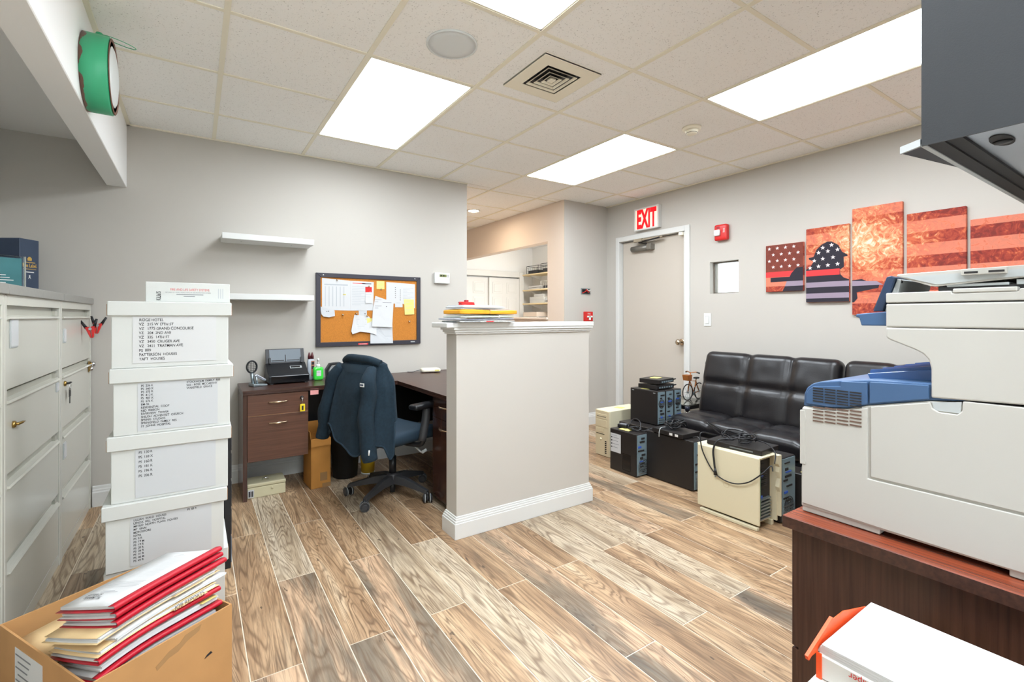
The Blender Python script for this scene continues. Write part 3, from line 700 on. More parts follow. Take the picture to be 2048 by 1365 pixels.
# dark drawer tower just behind the boxes
t = thing('drawer_tower', 'narrow black plastic drawer tower behind storage boxes', 'organizer', (-0.695, 0.52, 0))
obj('shell', G().box(-0.12, 0.12, -0.15, 0.15, 0, 0.72, 0.004), 'black_plastic', t)
for k in range(5):
    obj('drawer', G().box(0.1195, 0.124, -0.13, 0.13, 0.02+k*0.14, 0.145+k*0.14, 0.002), mat('smoky_blue', (88, 108, 130), 0.25) if k == 0 else 'dark_grey_plastic', t)
# ---- green round drum on the beam
t = thing('wall_lantern', 'round green chipped-enamel drum with glass face hung on beam', 'wall decoration', (-1.113, 0.30, 2.283))
Rr = 0.158
prof = [(Rr-0.006, 0.0), (Rr, 0.002), (Rr, 0.085), (Rr-0.008, 0.092), (Rr-0.016, 0.09), (Rr-0.018, 0.07)]
obj('drum', G().lathe(prof, axis='x', seg=56), 'chip', t)
obj('glass_face', G().lathe([(0.0, 0.108), (Rr*0.4, 0.105), (Rr*0.7, 0.098), (Rr-0.019, 0.086), (Rr-0.019, 0.068)], axis='x', seg=48), 'mirror_face', t)
obj('bezel', G().lathe([(Rr-0.004, 0.0925), (Rr-0.010, 0.096), (Rr-0.017, 0.0925)], axis='x', seg=48), 'rust', t)
obj('hanger_knob', G().lathe([(0.014, 0.0), (0.016, 0.01), (0.011, 0.022), (0, 0.026)], (0.045, 0, Rr-0.001), 'z', 16), 'green_paint', t)
obj('wire_loop', G().tube([(0.05+0.060*(1-math.cos(a)), 0.0+0.022*math.sin(a), Rr+0.014-0.012*(1-math.cos(a))) for a in [k*PI/10 for k in range(21)]], 0.0016, 6), 'green_paint', t)
# ================================================================= CARTON OF FOLDERS
BA = math.atan2(0.508, 0.861)
t = thing('folder_carton', 'open brown cardboard carton full of file folders', 'carton', (-0.92, -0.458, 0), BA)
hl, hw, hh, th = 0.188, 0.261, 0.33, 0.005      # local x along the short side, local y across
obj('front_wall', G().box(-hl, hl, -hw, -hw+th, 0.0, hh), 'cardboard', t)
obj('back_wall', G().box(-hl, hl, hw-th, hw, 0.0, hh), 'cardboard', t)
obj('side_wall', G().box(-hl, -hl+th, -hw+th, hw-th, 0.0, hh), 'cardboard', t)
obj('side_wall', G().box(hl-th, hl, -hw+th, hw-th, 0.0, hh), 'cardboard', t)
obj('bottom', G().box(-hl+th, hl-th, -hw+th, hw-th, 0.0, 0.006), 'cardboard', t)
obj('tape_patch', G().prism([(-0.03, 0.262), (0.0, 0.278), (0.025, 0.281), (0.05, 0.296), (0.085, 0.306), (0.092, 0.322), (0.07, 0.319), (0.045, 0.316), (0.03, 0.303), (0.0, 0.296), (-0.02, 0.283), (-0.034, 0.275)], 'y', -hw-0.0008, -hw-0.0001), 'tape', t)
obj('ink_smudge', G().prism([(0.10, 0.21), (0.125, 0.215), (0.12, 0.222), (0.108, 0.218)], 'y', -hw-0.0008, -hw-0.0001), 'ink', t)
lb = obj('shipping_label', G().box(-hl-0.0012, -hl-0.0002, -0.02, 0.15, 0.12, 0.30), 'paper', t)
for k in range(7): obj('label_print', G().box(-hl-0.0018, -hl-0.0012, 0.05+0.01*(k % 3), 0.145-0.015*(k % 2), 0.28-0.018*k, 0.284-0.018*k), 'ink_grey', lb)
obj('barcode', G().box(-hl-0.0018, -hl-0.0012, -0.01, 0.03, 0.14, 0.19), 'ink', lb)

# each folder: local x along its spine, local -y the spine side toward the front wall
def folder(kind, lab, pos, rot, L=0.335, W=0.235, T=0.014, droop=0.02, bend=1.0, tilt=0.2, roll=0.0, seed=0, grp='folders piled in the carton', writing=None):
    rnd_ = random.Random(seed)
    t = thing('file_folder' if kind != 'papers' else 'paper_bundle', lab, 'folder' if kind != 'papers' else 'papers', pos, 0, grp)
    t.rotation_euler = (-tilt, roll, rot)
    def sag(x, y): return -droop*(max(0.0, -(x/(L/2)))**2)*bend - 0.004*math.cos(y*9)
    def sheet(x0, x1, y0, y1, z, dz=0.0011, nx=10, ny=3, rr=0.0):
        q = G()
        top = lambda u, v: (x0+(x1-x0)*u, y0+(y1-y0)*v, z+dz+sag(x0+(x1-x0)*u, y0+(y1-y0)*v))
        bot = lambda u, v: (x0+(x1-x0)*u, y1+(y0-y1)*v, z+sag(x0+(x1-x0)*u, y1+(y0-y1)*v))
        q.grid(top, nx, ny); q.grid(bot, nx, ny)
        for k in range(nx):
            for yy in (y0, y1):
                xa, xb = x0+(x1-x0)*k/nx, x0+(x1-x0)*(k+1)/nx
                q.quad([(xa, yy, z+sag(xa, yy)), (xb, yy, z+sag(xb, yy)), (xb, yy, z+dz+sag(xb, yy)), (xa, yy, z+dz+sag(xa, yy))])
        for xx in (x0, x1):
            for k in range(ny):
                ya, yb = y0+(y1-y0)*k/ny, y0+(y1-y0)*(k+1)/ny
                q.quad([(xx, ya, z+sag(xx, ya)), (xx, yb, z+sag(xx, yb)), (xx, yb, z+dz+sag(xx, yb)), (xx, ya, z+dz+sag(xx, ya))])
        bmesh.ops.remove_doubles(q.bm, verts=q.bm.verts, dist=1e-6); bmesh.ops.recalc_face_normals(q.bm, faces=q.bm.faces)
        return q
    nsh = 3
    col = {'red': 'red_folder', 'manila': 'manila', 'papers': 'paper'}[kind]
    if kind != 'papers':
        obj('back_cover', sheet(-L/2, L/2, -W/2+0.004, W/2, 0.0, 0.0012), col, t)
        if kind == 'red':
            q = G(); ns = 12
            def sp(u, v):
                a = -PI/2-PI*v; x = -L/2+L*u
                return (x, -W/2+0.004+math.cos(a)*T*0.5, T*0.5+math.sin(a)*T*0.5+sag(x, -W/2))
            q.grid(sp, ns, 6); q.grid(lambda u, v: (lambda p: (p[0], p[1]+0.0012, p[2]))(sp(u, 1-v)), ns, 6)
            obj('spine', q, col, t)
            obj('spine_lip', sheet(-L/2, L/2, -W/2+0.004, -W/2+0.022, T-0.0012, 0.0012), col, t)
        else:
            obj('front_cover', sheet(-L/2+0.006, L/2-0.004, -W/2+0.012, W/2-0.004, T-0.0005, 0.0011), col, t)
            obj('tab', sheet(0.02, 0.12, -W/2-0.008, -W/2+0.010, 0.001, 0.0011, 4, 2), col, t)
    for k in range(nsh):
        jx, jy = rnd_.uniform(-0.006, 0.006), rnd_.uniform(-0.004, 0.004)
        z0 = 0.0014+(T-0.004)*k/nsh; dz = (T-0.004)/nsh-0.0004
        p = obj('paper_sheaf', sheet(-L/2+0.008+jx, L/2-0.012+jx, -W/2+(0.008 if kind != 'papers' else 0)+jy, W/2-0.008+jy, z0, dz), 'paper' if k != 1 else 'paper_grey', t)
    if writing:
        zt = T-0.0006
        def mark(x0, x1, y0, y1, mm='ink_grey'):
            q = G(); n = 6
            q.grid(lambda u, v: (x0+(x1-x0)*u, y0+(y1-y0)*v, zt+0.0006+sag(x0+(x1-x0)*u, y0+(y1-y0)*v)), n, 1, smooth=False)
            obj('print_line', q, mm, t)
        if writing == 'letter':
            # page head lies at the left end, text runs along y, read from the far side
            for k in range(13): mark(-0.012+0.0095*k, -0.0112+0.0095*k, -0.055, 0.062, 'ink_light')
            for k in range(5): mark(-0.068+0.007*k, -0.067+0.007*k, -0.06, 0.07, 'ink_grey')
            for a, b, c2, d2 in ((-0.05, -0.028, -0.07, -0.069), (0.118, 0.1188, -0.02, 0.03), (0.128, 0.1288, 0.0, 0.02)): mark(a, b, c2, d2)
            o1 = text('LETTER OF\nTRANSMITTAL', 0.0135, (-0.112, 0.074, zt+0.0012), (0, -1, 0), (1, 0, 0), 'ink', t, bold=0.0003, wsc=0.8)
            for v in o1.data.vertices: v.co.z = zt+0.0012+sag(v.co.x, v.co.y)
            mark(-0.094, -0.092, -0.02, 0.05); mark(-0.087, -0.0855, 0.0, 0.05)
        elif writing == 'lines':
            for k in range(15): mark(-0.14+0.018*k, -0.139+0.018*k, -0.10, -0.02, 'ink_light')
        elif writing == 'tabs':
            for k in range(20): mark(-0.14+0.0145*k, -0.138+0.0145*k, -W/2+0.010, -W/2+0.024, 'ink_grey')
    return t
e1 = Vector((math.cos(BA), math.sin(BA), 0)); e2 = Vector((math.sin(BA), -math.cos(BA), 0))     # e2 points to the front wall
ctr = Vector((-0.849, -0.505, 0))
specs = [  # kind, label, T, along e1, along e2, yaw offset, L, W
 ('red', 'red folder with transmittal letter facing up, topmost of the pile', 0.015, 0.0, 0.0, 0.17, 0.335, 0.235, 'letter'),
 ('red', 'red folder directly under the transmittal letter folder', 0.015, 0.002, 0.004, 0.17, 0.335, 0.235, None),
 ('red', 'red folder third from the pile top, above manila', 0.015, 0.006, 0.012, 0.15, 0.34, 0.235, None),
 ('manila', 'manila folder sticking out beneath three red folders', 0.012, -0.026, 0.018, 0.13, 0.36, 0.235, None),
 ('papers', 'loose white papers between manila and job-report folder', 0.012, 0.01, 0.026, 0.10, 0.345, 0.22, None),
 ('manila', 'manila folder with job reports lettering on its edge', 0.010, 0.0, 0.034, 0.06, 0.36, 0.24, None),
 ('red', 'single red folder in the middle of the pile', 0.014, -0.008, 0.036, 0.06, 0.35, 0.24, None),
 ('papers', 'thick white bundle with yellow tab in pile middle', 0.018, 0.012, 0.040, 0.03, 0.35, 0.22, 'lines'),
 ('red', 'lowest red folder of the pile, over ruled sheets', 0.014, -0.012, 0.046, 0.02, 0.35, 0.235, None),
 ('papers', 'ruled sheets with index tabs beneath lowest red folder', 0.018, -0.004, 0.048, 0.02, 0.345, 0.225, 'tabs'),
 ('papers', 'cream-edged paper bundle low in the pile', 0.018, 0.006, 0.044, 0.0, 0.34, 0.225, None),
 ('manila', 'bottom manila folder lying along the carton front wall', 0.014, 0.0, 0.040, -0.02, 0.36, 0.235, None),
]
z = 0.462
for k, (kind, lab, T, a1, a2, yo, L_, W_, wr) in enumerate(specs):
    z -= T+0.0032
    p = ctr+e1*(max(a1, 0.0)*0.4-0.034 if z < 0.37 else a1-0.004)+e2*a2; p.z = z
    if z < 0.37: L_ = min(L_, 0.335)
    ft = folder(kind, lab, p, BA+yo, L_, W_, T, droop=0.004+0.002*k, tilt=0.20, roll=0.0, seed=k, writing=wr)
    if k == 5:
        q = text('JOB REPORTS', 0.015, (0.02, -W_/2-0.0088, 0.0005), (1, 0, 0), (0, 0, 1), 'ink', ft, wsc=1.0)
    if k == 7: obj('yellow_tab', G().box(0.10, 0.15, -W_/2-0.012, -W_/2+0.01, 0.012, 0.0132), 'yellow_note', ft)
# lower files at the back of the carton
low = [('manila', 'manila folder bundle at the back of the carton, upper', 0.020, (-0.055, -0.115), 0.28, 0.25),
       ('manila', 'manila folder beneath upper bundle at carton back', 0.018, (-0.055, -0.115), 0.255, 0.2),
       ('papers', 'grey-edged papers low at the carton back', 0.02, (-0.045, -0.11), 0.225, 0.12),
       ('red', 'red folder low at the carton back under papers', 0.016, (-0.05, -0.11), 0.20, 0.22),
       ('papers', 'white papers low at the carton back, lowest', 0.02, (-0.04, -0.105), 0.175, 0.08)]
for k, (kind, lab, T, (a1, a2), z, yo) in enumerate(low):
    p = Vector((-0.92, -0.458, 0))+e1*(a1+0.052)+e2*a2; p.z = z
    folder(kind, lab, p, BA+0.008*k, 0.32, 0.20, T, droop=0.012, tilt=0.0, seed=20+k, grp='files at the back of the carton')
# ================================================================= BACK WALL
for (z, lab) in ((1.80, 'white floating wall shelf, upper of two'), (1.372, 'white floating wall shelf below the upper one, level with corkboard')):
    t = thing('floating_shelf', lab, 'shelf', (-0.262, YB, z), group='white floating shelves')
    obj('board', G().box(-0.305, 0.305, -0.235, 0, 0, 0.042, 0.002, 1), 'trim_white', t)
    obj('screw_cap', G().lathe([(0.006, 0), (0.005, -0.002), (0, -0.0025)], (-0.18, -0.14, 0), 'z', 12).lathe([(0.006, 0), (0.005, -0.002), (0, -0.0025)], (0.16, -0.14, 0), 'z', 12), 'printer_grey', t)
# ---- corkboard (0.91 x 0.61)
cbx, cbz = 0.557, 1.306; cy = YB
t = thing('corkboard', 'black-framed corkboard covered with pinned papers', 'corkboard', (cbx, cy, cbz))
obj('cork_panel', G().box(-0.43, 0.43, -0.014, -0.002, -0.28, 0.28), 'cork', t)
w2, h2, fw = 0.456, 0.304, 0.036
for nm, poly in (('top', [(-w2, h2), (w2, h2), (w2-fw, h2-fw), (-w2+fw, h2-fw)]), ('bottom', [(-w2, -h2), (w2, -h2), (w2-fw, -h2+fw), (-w2+fw, -h2+fw)]),
                 ('left', [(-w2, -h2), (-w2, h2), (-w2+fw, h2-fw), (-w2+fw, -h2+fw)]), ('right', [(w2, -h2), (w2, h2), (w2-fw, h2-fw), (w2-fw, -h2+fw)])):
    f = obj('frame_rail', G().prism(poly, 'y', -0.024, -0.001, 0.002), 'cork_frame', t)
for sx in (-0.40, 0.40): obj('mount_screw', G().lathe([(0.007, 0), (0.006, -0.004), (0, -0.005)], (sx, -0.024, h2-0.018), 'y', 14), 'chrome', t)
obj('maker_badge', G().box(0.36, 0.40, -0.0248, -0.0241, -h2+0.016, -h2+0.024), 'printer_grey', t)
obj('red_strip', G().box(-0.115, -0.03, -0.0252, -0.0241, -h2+0.008, -h2+0.02), 'print_red', t)
obj('strip_print', G().box(-0.105, -0.04, -0.0258, -0.0252, -h2+0.012, -h2+0.015), 'white_ink', t)
# pinned sheets: outline points on the board (x, z from board centre), layer
def pinned(name, lab, poly, lay, m='paper', curl=0.0, marks=(), pin=None, grp='papers pinned on corkboard', extra=None):
    cx = sum(p[0] for p in poly)/len(poly); cz = sum(p[1] for p in poly)/len(poly)
    t = thing(name, lab, 'paper' if 'note' not in name else 'note', (cbx+cx, cy-0.0145-0.0016*lay, cbz+cz), group=grp)
    q = G(); pts = [(p[0]-cx, p[1]-cz) for p in poly]; zmax = max(p[1] for p in pts); zmin = min(p[1] for p in pts)
    q.prism(pts, 'y', -0.0012, 0.0); bmesh.ops.triangulate(q.bm, faces=q.bm.faces)
    bmesh.ops.subdivide_edges(q.bm, edges=q.bm.edges[:], cuts=2)
    def cz_(z): return -curl*((zmax-z)/(zmax-zmin+1e-6))**2
    for v in q.bm.verts: v.co.y += cz_(v.co.z)
    obj('sheet', q, m, t)
    for mk in marks:
        x0, x1, z0, z1, mm = mk
        a = G().box(x0-cx, x1-cx, -0.0017, -0.0012, z0-cz, z1-cz)
        for v in a.bm.verts: v.co.y += cz_(v.co.z)
        obj('print', a, mm, t)
    if pin:
        obj('push_pin', G().lathe([(0.006, -0.001), (0.004, -0.004), (0.003, -0.010), (0.007, -0.013), (0, -0.014)], (pin[0]-cx, 0, pin[1]-cz), 'y', 12), 'gold_handle', t)
    return t
def rows(x0, x1, za, zb, n, mm='ink_light', th=0.0022): return [(x0, x1-(0.03*((k*7) % 3)), za-(za-zb)*k/n, za-(za-zb)*k/n+th, mm) for k in range(n)]
L0 = -0.408
pinned('schedule_sheet', 'white schedule sheet with grey header band, top of corkboard beside frame', [(L0, 0.262), (-0.178, 0.248), (-0.178, -0.005), (L0, 0.0)], 0, marks=[(-0.39, -0.20, 0.205, 0.215, 'ink_light')]+[(-0.385+0.03*k, -0.380+0.03*k, 0.03, 0.195, mat('ink_pale', (206, 212, 218), 0.8) and 'ink_light') for k in range(6)]+[(-0.24, -0.215, 0.125, 0.135, 'yellow_note')], pin=(-0.29, 0.25))
s2 = pinned('wall_calendar_sheet', 'white letter sheet with tiny red calendar pad, corkboard middle top', [(-0.178, 0.248), (0.022, 0.244), (0.018, -0.002), (-0.178, -0.005)], 1, marks=rows(-0.165, -0.03, 0.20, 0.03, 12)+[(-0.16, -0.05, 0.226, 0.231, 'print_red'), (-0.08, 0.0, 0.224, 0.232, 'ink_grey')])
pinned('calendar_pad', 'small tear-off pad with red top pinned on letter sheet', [(-0.052, 0.20), (0.004, 0.20), (0.004, 0.06), (-0.052, 0.06)], 2, marks=[(-0.052, 0.004, 0.155, 0.20, 'red_alarm'), (-0.048, 0.0, 0.134, 0.137, 'ink_light'), (-0.048, 0.0, 0.114, 0.116, 'ink_light')], curl=0.006, pin=(-0.024, 0.205))
pinned('torn_note', 'small torn white scrap sticking over corkboard frame edge', [(-0.425, 0.03), (-0.405, 0.022), (-0.31, -0.005), (-0.308, -0.05), (-0.355, -0.062), (-0.40, -0.055), (-0.415, -0.035)], 3, m='paper_grey', marks=[(-0.375, -0.368, -0.016, -0.010, 'ink'), (-0.362, -0.354, -0.015, -0.008, 'ink')], curl=0.008)
pinned('sticky_note', 'yellow sticky note at corkboard top on bare cork', [(0.048, 0.255), (0.118, 0.255), (0.118, 0.186), (0.048, 0.186)], 0, m='yellow_note', marks=rows(0.056, 0.11, 0.24, 0.20, 4, 'ink_light'), pin=(0.085, 0.183))
pinned('phone_list', 'white phone list with number columns, corkboard far end', [(0.135, 0.25), (0.405, 0.24), (0.405, 0.02), (0.285, 0.06), (0.135, 0.06)], 0, marks=[(0.215, 0.221, 0.20-0.018*k, 0.206-0.018*k, 'ink') for k in range(6)]+[(0.262, 0.268, 0.18-0.018*k, 0.187-0.018*k, 'ink') for k in range(6)]+rows(0.29, 0.39, 0.2, 0.08, 9))
pinned('folded_receipt', 'narrow receipt hanging under the phone list', [(0.215, 0.085), (0.285, 0.085), (0.285, 0.028), (0.215, 0.028)], 1, marks=[(0.225, 0.265, 0.066, 0.069, 'ink_light')])
pinned('sticky_note', 'yellow note with writing beside corkboard frame', [(0.298, 0.10), (0.392, 0.10), (0.395, -0.035), (0.305, -0.04)], 2, m='yellow_note', marks=rows(0.308, 0.38, 0.085, -0.02, 8, 'ink_light'), curl=0.004)
pinned('memo_sheet', 'tall white memo leaning across corkboard centre', [(0.035, 0.125), (0.20, 0.072), (0.182, -0.15), (0.0, -0.142), (0.012, 0.0)], 3, marks=rows(0.03, 0.09, 0.09, 0.0, 5, 'ink_grey', 0.0026)+[(0.10, 0.18, 0.066, 0.069, 'ink_grey'), (0.13, 0.137, 0.03, 0.036, 'ink')], curl=0.016)
pinned('long_form', 'white form hanging below the memo over the frame', [(-0.005, -0.12), (0.19, -0.13), (0.188, -0.292), (-0.015, -0.288)], 2, m='paper_grey', marks=rows(0.0, 0.175, -0.17, -0.27, 5), curl=0.02)
pinned('curled_page', 'curled white page low on corkboard beside memo', [(-0.145, -0.04), (-0.02, -0.055), (0.045, -0.15), (0.04, -0.215), (-0.02, -0.195), (-0.10, -0.185), (-0.165, -0.205), (-0.175, -0.18)], 1, marks=rows(-0.13, -0.03, -0.08, -0.17, 6), curl=0.02, pin=(-0.04, -0.05))
pinned('slip', 'slim white slip with two dots above curled page', [(-0.108, 0.0), (-0.038, 0.0), (-0.038, -0.075), (-0.108, -0.075)], 0, m='paper_grey', marks=[(-0.058, -0.05, -0.035, -0.028, 'ink'), (-0.058, -0.05, -0.055, -0.048, 'ink')])
pinned('sticky_note', 'yellow note half hidden by the tall memo', [(-0.04, -0.07), (0.03, -0.07), (0.05, -0.145), (-0.045, -0.15)], 2, m='yellow_note', curl=0.006)
for (a, b, lab) in ((-0.245, -0.04, 'brass push pin on bare cork beside torn scrap'), (0.345, -0.10, 'brass push pin on bare cork under yellow note'), (-0.13, -0.03, 'brass push pin above the curled page')):
    o = obj('push_pin', G().lathe([(0.0015, 0.0), (0.0015, -0.006), (0.007, -0.007), (0.004, -0.010), (0.004, -0.018), (0.008, -0.021), (0, -0.022)], axis='y', seg=14), 'gold_handle'); o.location = (cbx+a, cy-0.0141, cbz+b); tag(o, lab, 'push pin', 'push pins on corkboard')
# ---- thermostat
t = thing('thermostat', 'white wall thermostat with green display beside corkboard', 'thermostat', (1.233, YB, 1.612))
obj('case', G().box(-0.078, 0.078, -0.03, 0, -0.05, 0.052, 0.006), 'trim_white', t)
obj('display', G().box(-0.03, 0.042, -0.0312, -0.03, 0.012, 0.036), 'screen_lcd', t)
obj('digits', G().box(-0.022, -0.006, -0.0318, -0.0312, 0.018, 0.03).box(0.004, 0.02, -0.0318, -0.0312, 0.018, 0.03), 'ink', t)
for zz in (0.03, 0.016): obj('button', G().box(0.052, 0.062, -0.033, -0.03, zz-0.004, zz+0.004, 0.001), 'ink_grey', t)
obj('cover_flap', G().box(-0.06, 0.03, -0.0318, -0.03, -0.04, -0.004, 0.001), 'grid_cream', t)

# ================================================================= L-SHAPED DESK
dk = thing('l_shaped_desk', 'dark espresso L-shaped desk along back wall behind partition', 'desk', (0.0, 1.4, 0))
DX0, DY0, DT = -0.458, 1.262, 0.749
RX0, RX1, RY0 = 0.60, 1.49, 0.215
ip = (0.60, 1.20)
top = [(DX0, DY0), (0.50, DY0), ip, (RX0, RY0), (RX1, RY0), (RX1, YB-0.02), (DX0, YB-0.02)]
def inset(poly, e): # shift visible edges back a little for the fluted rim
    return [(DX0+e, DY0+e), (0.50+0.0, DY0+e), (ip[0]+e, ip[1]+0.0), (RX0+e, RY0+e), (RX1, RY0+e), (RX1, YB-0.02), (DX0+e, YB-0.02)]
for k, (e, z0, z1) in enumerate(((0.0, DT-0.009, DT), (0.003, DT-0.0105, DT-0.009), (0.001, DT-0.019, DT-0.0105), (0.004, DT-0.0205, DT-0.019), (0.001, DT-0.03, DT-0.0205))):
    wpart(dk, 'desktop' if k == 0 else 'edge_band', G().prism(inset(top, e), 'z', z0, z1), 'espresso')
wpart(dk, 'side_panel', G().box(DX0+0.002, DX0+0.028, DY0+0.012, YB-0.03, 0, DT-0.03), 'espresso_v')
wpart(dk, 'modesty_panel', G().box(DX0+0.028, RX1, YB-0.10, YB-0.08, 0.30, DT-0.03), 'black_plastic')
wpart(dk, 'end_panel', G().box(RX1-0.03, RX1-0.004, RY0+0.02, YB-0.1, 0, DT-0.03), 'espresso_v')
wpart(dk, 'return_panel', G().box(RX0+0.03, RX1-0.03, RY0+0.012, RY0+0.035, 0, DT-0.03), 'espresso_v')
# pedestal under the main top
wpart(dk, 'pedestal_case', G().box(DX0+0.028, -0.045, DY0+0.03, YB-0.11, 0.262, DT-0.031), 'espresso_v')
def pull(th, axis, c, sub):
    q = G(); L_ = 0.062
    pts = [(u*L_, -0.004-0.022*(1-u*u)) for u in [(-1+k/6) for k in range(13)]]
    if axis == 'y': P = [(c[0]+a, c[1]+b, c[2]) for a, b in pts]
    else: P = [(c[0]+b, c[1]+a, c[2]) for a, b in pts]
    q.tube(P, [0.0035+0.0035*(1-abs(-1+k/6)) for k in range(13)], 8)
    return wpart(th, 'pull_handle', q, 'gold_handle', sub)
for (z0, z1) in ((0.575, DT-0.034), (0.262, 0.571)):
    d = wpart(dk, 'drawer', G().box(DX0+0.030, -0.043, DY0+0.010, DY0+0.029, z0, z1, 0.001, 1), 'walnut')
    pull(dk, 'y', (-0.24, DY0+0.010, z1-0.055), d)
wpart(dk, 'drawer_lock', G().lathe([(0.013, 0), (0.012, -0.006), (0.0, -0.007)], (-0.085, DY0+0.010, 0.672), 'y', 18), 'black_plastic')
wpart(dk, 'drawer_gap', G().box(DX0+0.030, -0.043, DY0+0.012, DY0+0.03, 0.571, 0.575), 'kraft_edge')
# pedestal under the return (its drawers face the chair)
wpart(dk, 'return_pedestal', G().box(RX0+0.05, RX0+0.55, RY0+0.036, 0.62, 0.02, DT-0.031), 'espresso_v')
for (z0, z1) in ((0.575, DT-0.034), (0.05, 0.571)):
    d = wpart(dk, 'drawer', G().box(RX0+0.03, RX0+0.05, RY0+0.037, 0.618, z0, z1, 0.001, 1), 'espresso_v')
    pull(dk, 'x', (RX0+0.03, 0.44, z1-0.055), d)
# key with yellow tag in the lock
t = thing('drawer_key', 'key with bright yellow tag hanging from desk drawer lock', 'key', (-0.085, DY0+0.003, 0.672))
obj('key_blade', G().box(-0.004, 0.004, -0.012, 0, -0.004, 0.004).lathe([(0.009, -0.012), (0.009, -0.015)], axis='y', seg=14), 'chrome', t)
obj('key_wire', G().tube([(0, -0.014, 0), (0.001, -0.015, -0.025), (-0.002, -0.015, -0.045)], 0.0012, 6), 'chrome', t)
tg = obj('tag', G().box(-0.017, 0.017, -0.018, -0.012, -0.095, -0.042, 0.004), mat('tag_yellow', (242, 214, 40), 0.4), t)
obj('tag_scribble', G().box(-0.006, 0.006, -0.0187, -0.0181, -0.085, -0.055), 'ink', t)
o = solo('sticky_flag', G().box(-0.03, 0.026, DY0+0.002, DY0+0.0035, DT-0.062, DT-0.018), 'pink_note', 'pink sticky flag hanging from the desk edge', 'note', (0, DY0+0.003, DT-0.04))

# ---- things on the desk
DTZ = DT+0.0005
# chrome embosser-like gadget with round mesh head
t = thing('desk_gadget', 'small silver desk gadget with round mesh disc, beside scanner', 'desk gadget', (-0.345, 1.50, DTZ), 0.25)
obj('base', G().prism([(-0.045, 0), (0.05, 0), (0.05, 0.012), (-0.045, 0.02)], 'y', -0.05, 0.05, 0.003), 'steel', t)
obj('lever_arm', G().prism([(-0.028, 0.075), (-0.01, 0.085), (0.055, 0.042), (0.05, 0.03), (0.0, 0.055)], 'y', -0.018, 0.018, 0.004), 'galvanised', t)
obj('post', G().tube([(-0.03, 0.0, 0.015), (-0.035, 0.02, 0.10)], 0.012, 10).tube([(-0.01, -0.02, 0.015), (-0.015, -0.01, 0.07)], 0.008, 10), 'steel', t)
hd = obj('disc_rim', G().tube([(-0.035+0.034*math.cos(a), 0.012, 0.138+0.042*math.sin(a)) for a in [k*PI/16 for k in range(33)]], 0.006, 8), 'black_plastic', t)
q = G()
for k in range(-2, 3):
    hx_ = 0.03*math.sqrt(max(0, 1-(k/3)**2)); q.box(-0.035-hx_, -0.035+hx_, 0.010, 0.014, 0.138+k*0.013-0.001, 0.138+k*0.013+0.001)
    hz_ = 0.038*math.sqrt(max(0, 1-(k/3)**2)); q.box(-0.035+k*0.011-0.001, -0.035+k*0.011+0.001, 0.010, 0.014, 0.138-hz_, 0.138+hz_)
obj('disc_mesh', q, 'black_plastic', hd)
# document scanner
t = thing('document_scanner', 'black sheet-fed document scanner with open paper chute on desk', 'scanner', (-0.135, 1.59, DTZ), 0.03)
obj('body', G().prism([(-0.10, 0.008), (0.10, 0.008), (0.10, 0.13), (0.055, 0.145), (-0.06, 0.075), (-0.10, 0.062)], 'x', -0.142, 0.142, 0.006), 'black_plastic', t)
obj('feet', G().box(-0.13, -0.11, -0.09, 0.09, 0, 0.01).box(0.11, 0.13, -0.09, 0.09, 0, 0.01), 'dark_grey_plastic', t)
obj('front_cover', G().prism([(-0.101, 0.014), (-0.1045, 0.014), (-0.1045, 0.058), (-0.101, 0.062)], 'x', -0.125, 0.135, 0.001), 'black_gloss', t)
sl = math.atan2(0.07, 0.115)
Mc = T3(0, -0.002, 0.112) @ R3('X', sl)
obj('control_panel', G().box(0.02, 0.105, -0.016, 0.014, 0.0, 0.003, 0.001, M4=Mc), 'printer_grey', t)
obj('panel_screen', G().box(0.025, 0.092, -0.011, 0.009, 0.003, 0.0038, M4=Mc), 'black_gloss', t)
Ms = T3(0, 0.05, 0.132) @ R3('X', -0.32)
ch = obj('paper_chute', G().box(-0.138, 0.138, 0.0, 0.008, 0, 0.125, 0.003, M4=Ms), 'dark_grey_plastic', t)
obj('chute_face', G().box(-0.112, 0.112, -0.002, 0.0, 0.022, 0.118, M4=Ms), mat('chute_grey', (96, 106, 114), 0.35), ch)
obj('paper_guide', G().box(-0.118, -0.106, -0.02, 0, 0.006, 0.05, M4=Ms).box(0.106, 0.118, -0.02, 0, 0.006, 0.05, M4=Ms), 'black_plastic', ch)
obj('guide_slot', G().box(-0.1, -0.01, -0.0028, -0.002, 0.028, 0.034, M4=Ms).box(0.01, 0.1, -0.0028, -0.002, 0.028, 0.034, M4=Ms).box(-0.003, 0.003, -0.0028, -0.002, 0.02, 0.075, M4=Ms), 'slot_dark', ch)
# glue/spray bottle with dark twin caps
t = thing('spray_bottle', 'slim grey bottle with twin dark red caps beside scanner', 'bottle', (0.045, 1.635, DTZ))
obj('bottle', G().rbox(-0.026, 0.026, -0.016, 0.016, 0, 0.165, 0.012, 5), mat('bottle_grey', (176, 182, 192), 0.4), t)
obj('label', G().box(0.0, 0.024, -0.0168, -0.0158, 0.03, 0.15), mat('label_brown', (170, 110, 84), 0.6), t)
obj('label_print', G().box(0.003, 0.022, -0.0176, -0.0168, 0.12, 0.142).box(0.003, 0.022, -0.0176, -0.0168, 0.085, 0.11), 'ink', t)
for s_ in (-1, 1): obj('cap', G().lathe([(0.012, 0.165), (0.011, 0.19), (0.005, 0.215), (0, 0.217)], (s_*0.011, 0, 0), 'z', 14), mat('cap_maroon', (86, 30, 34), 0.4), t)
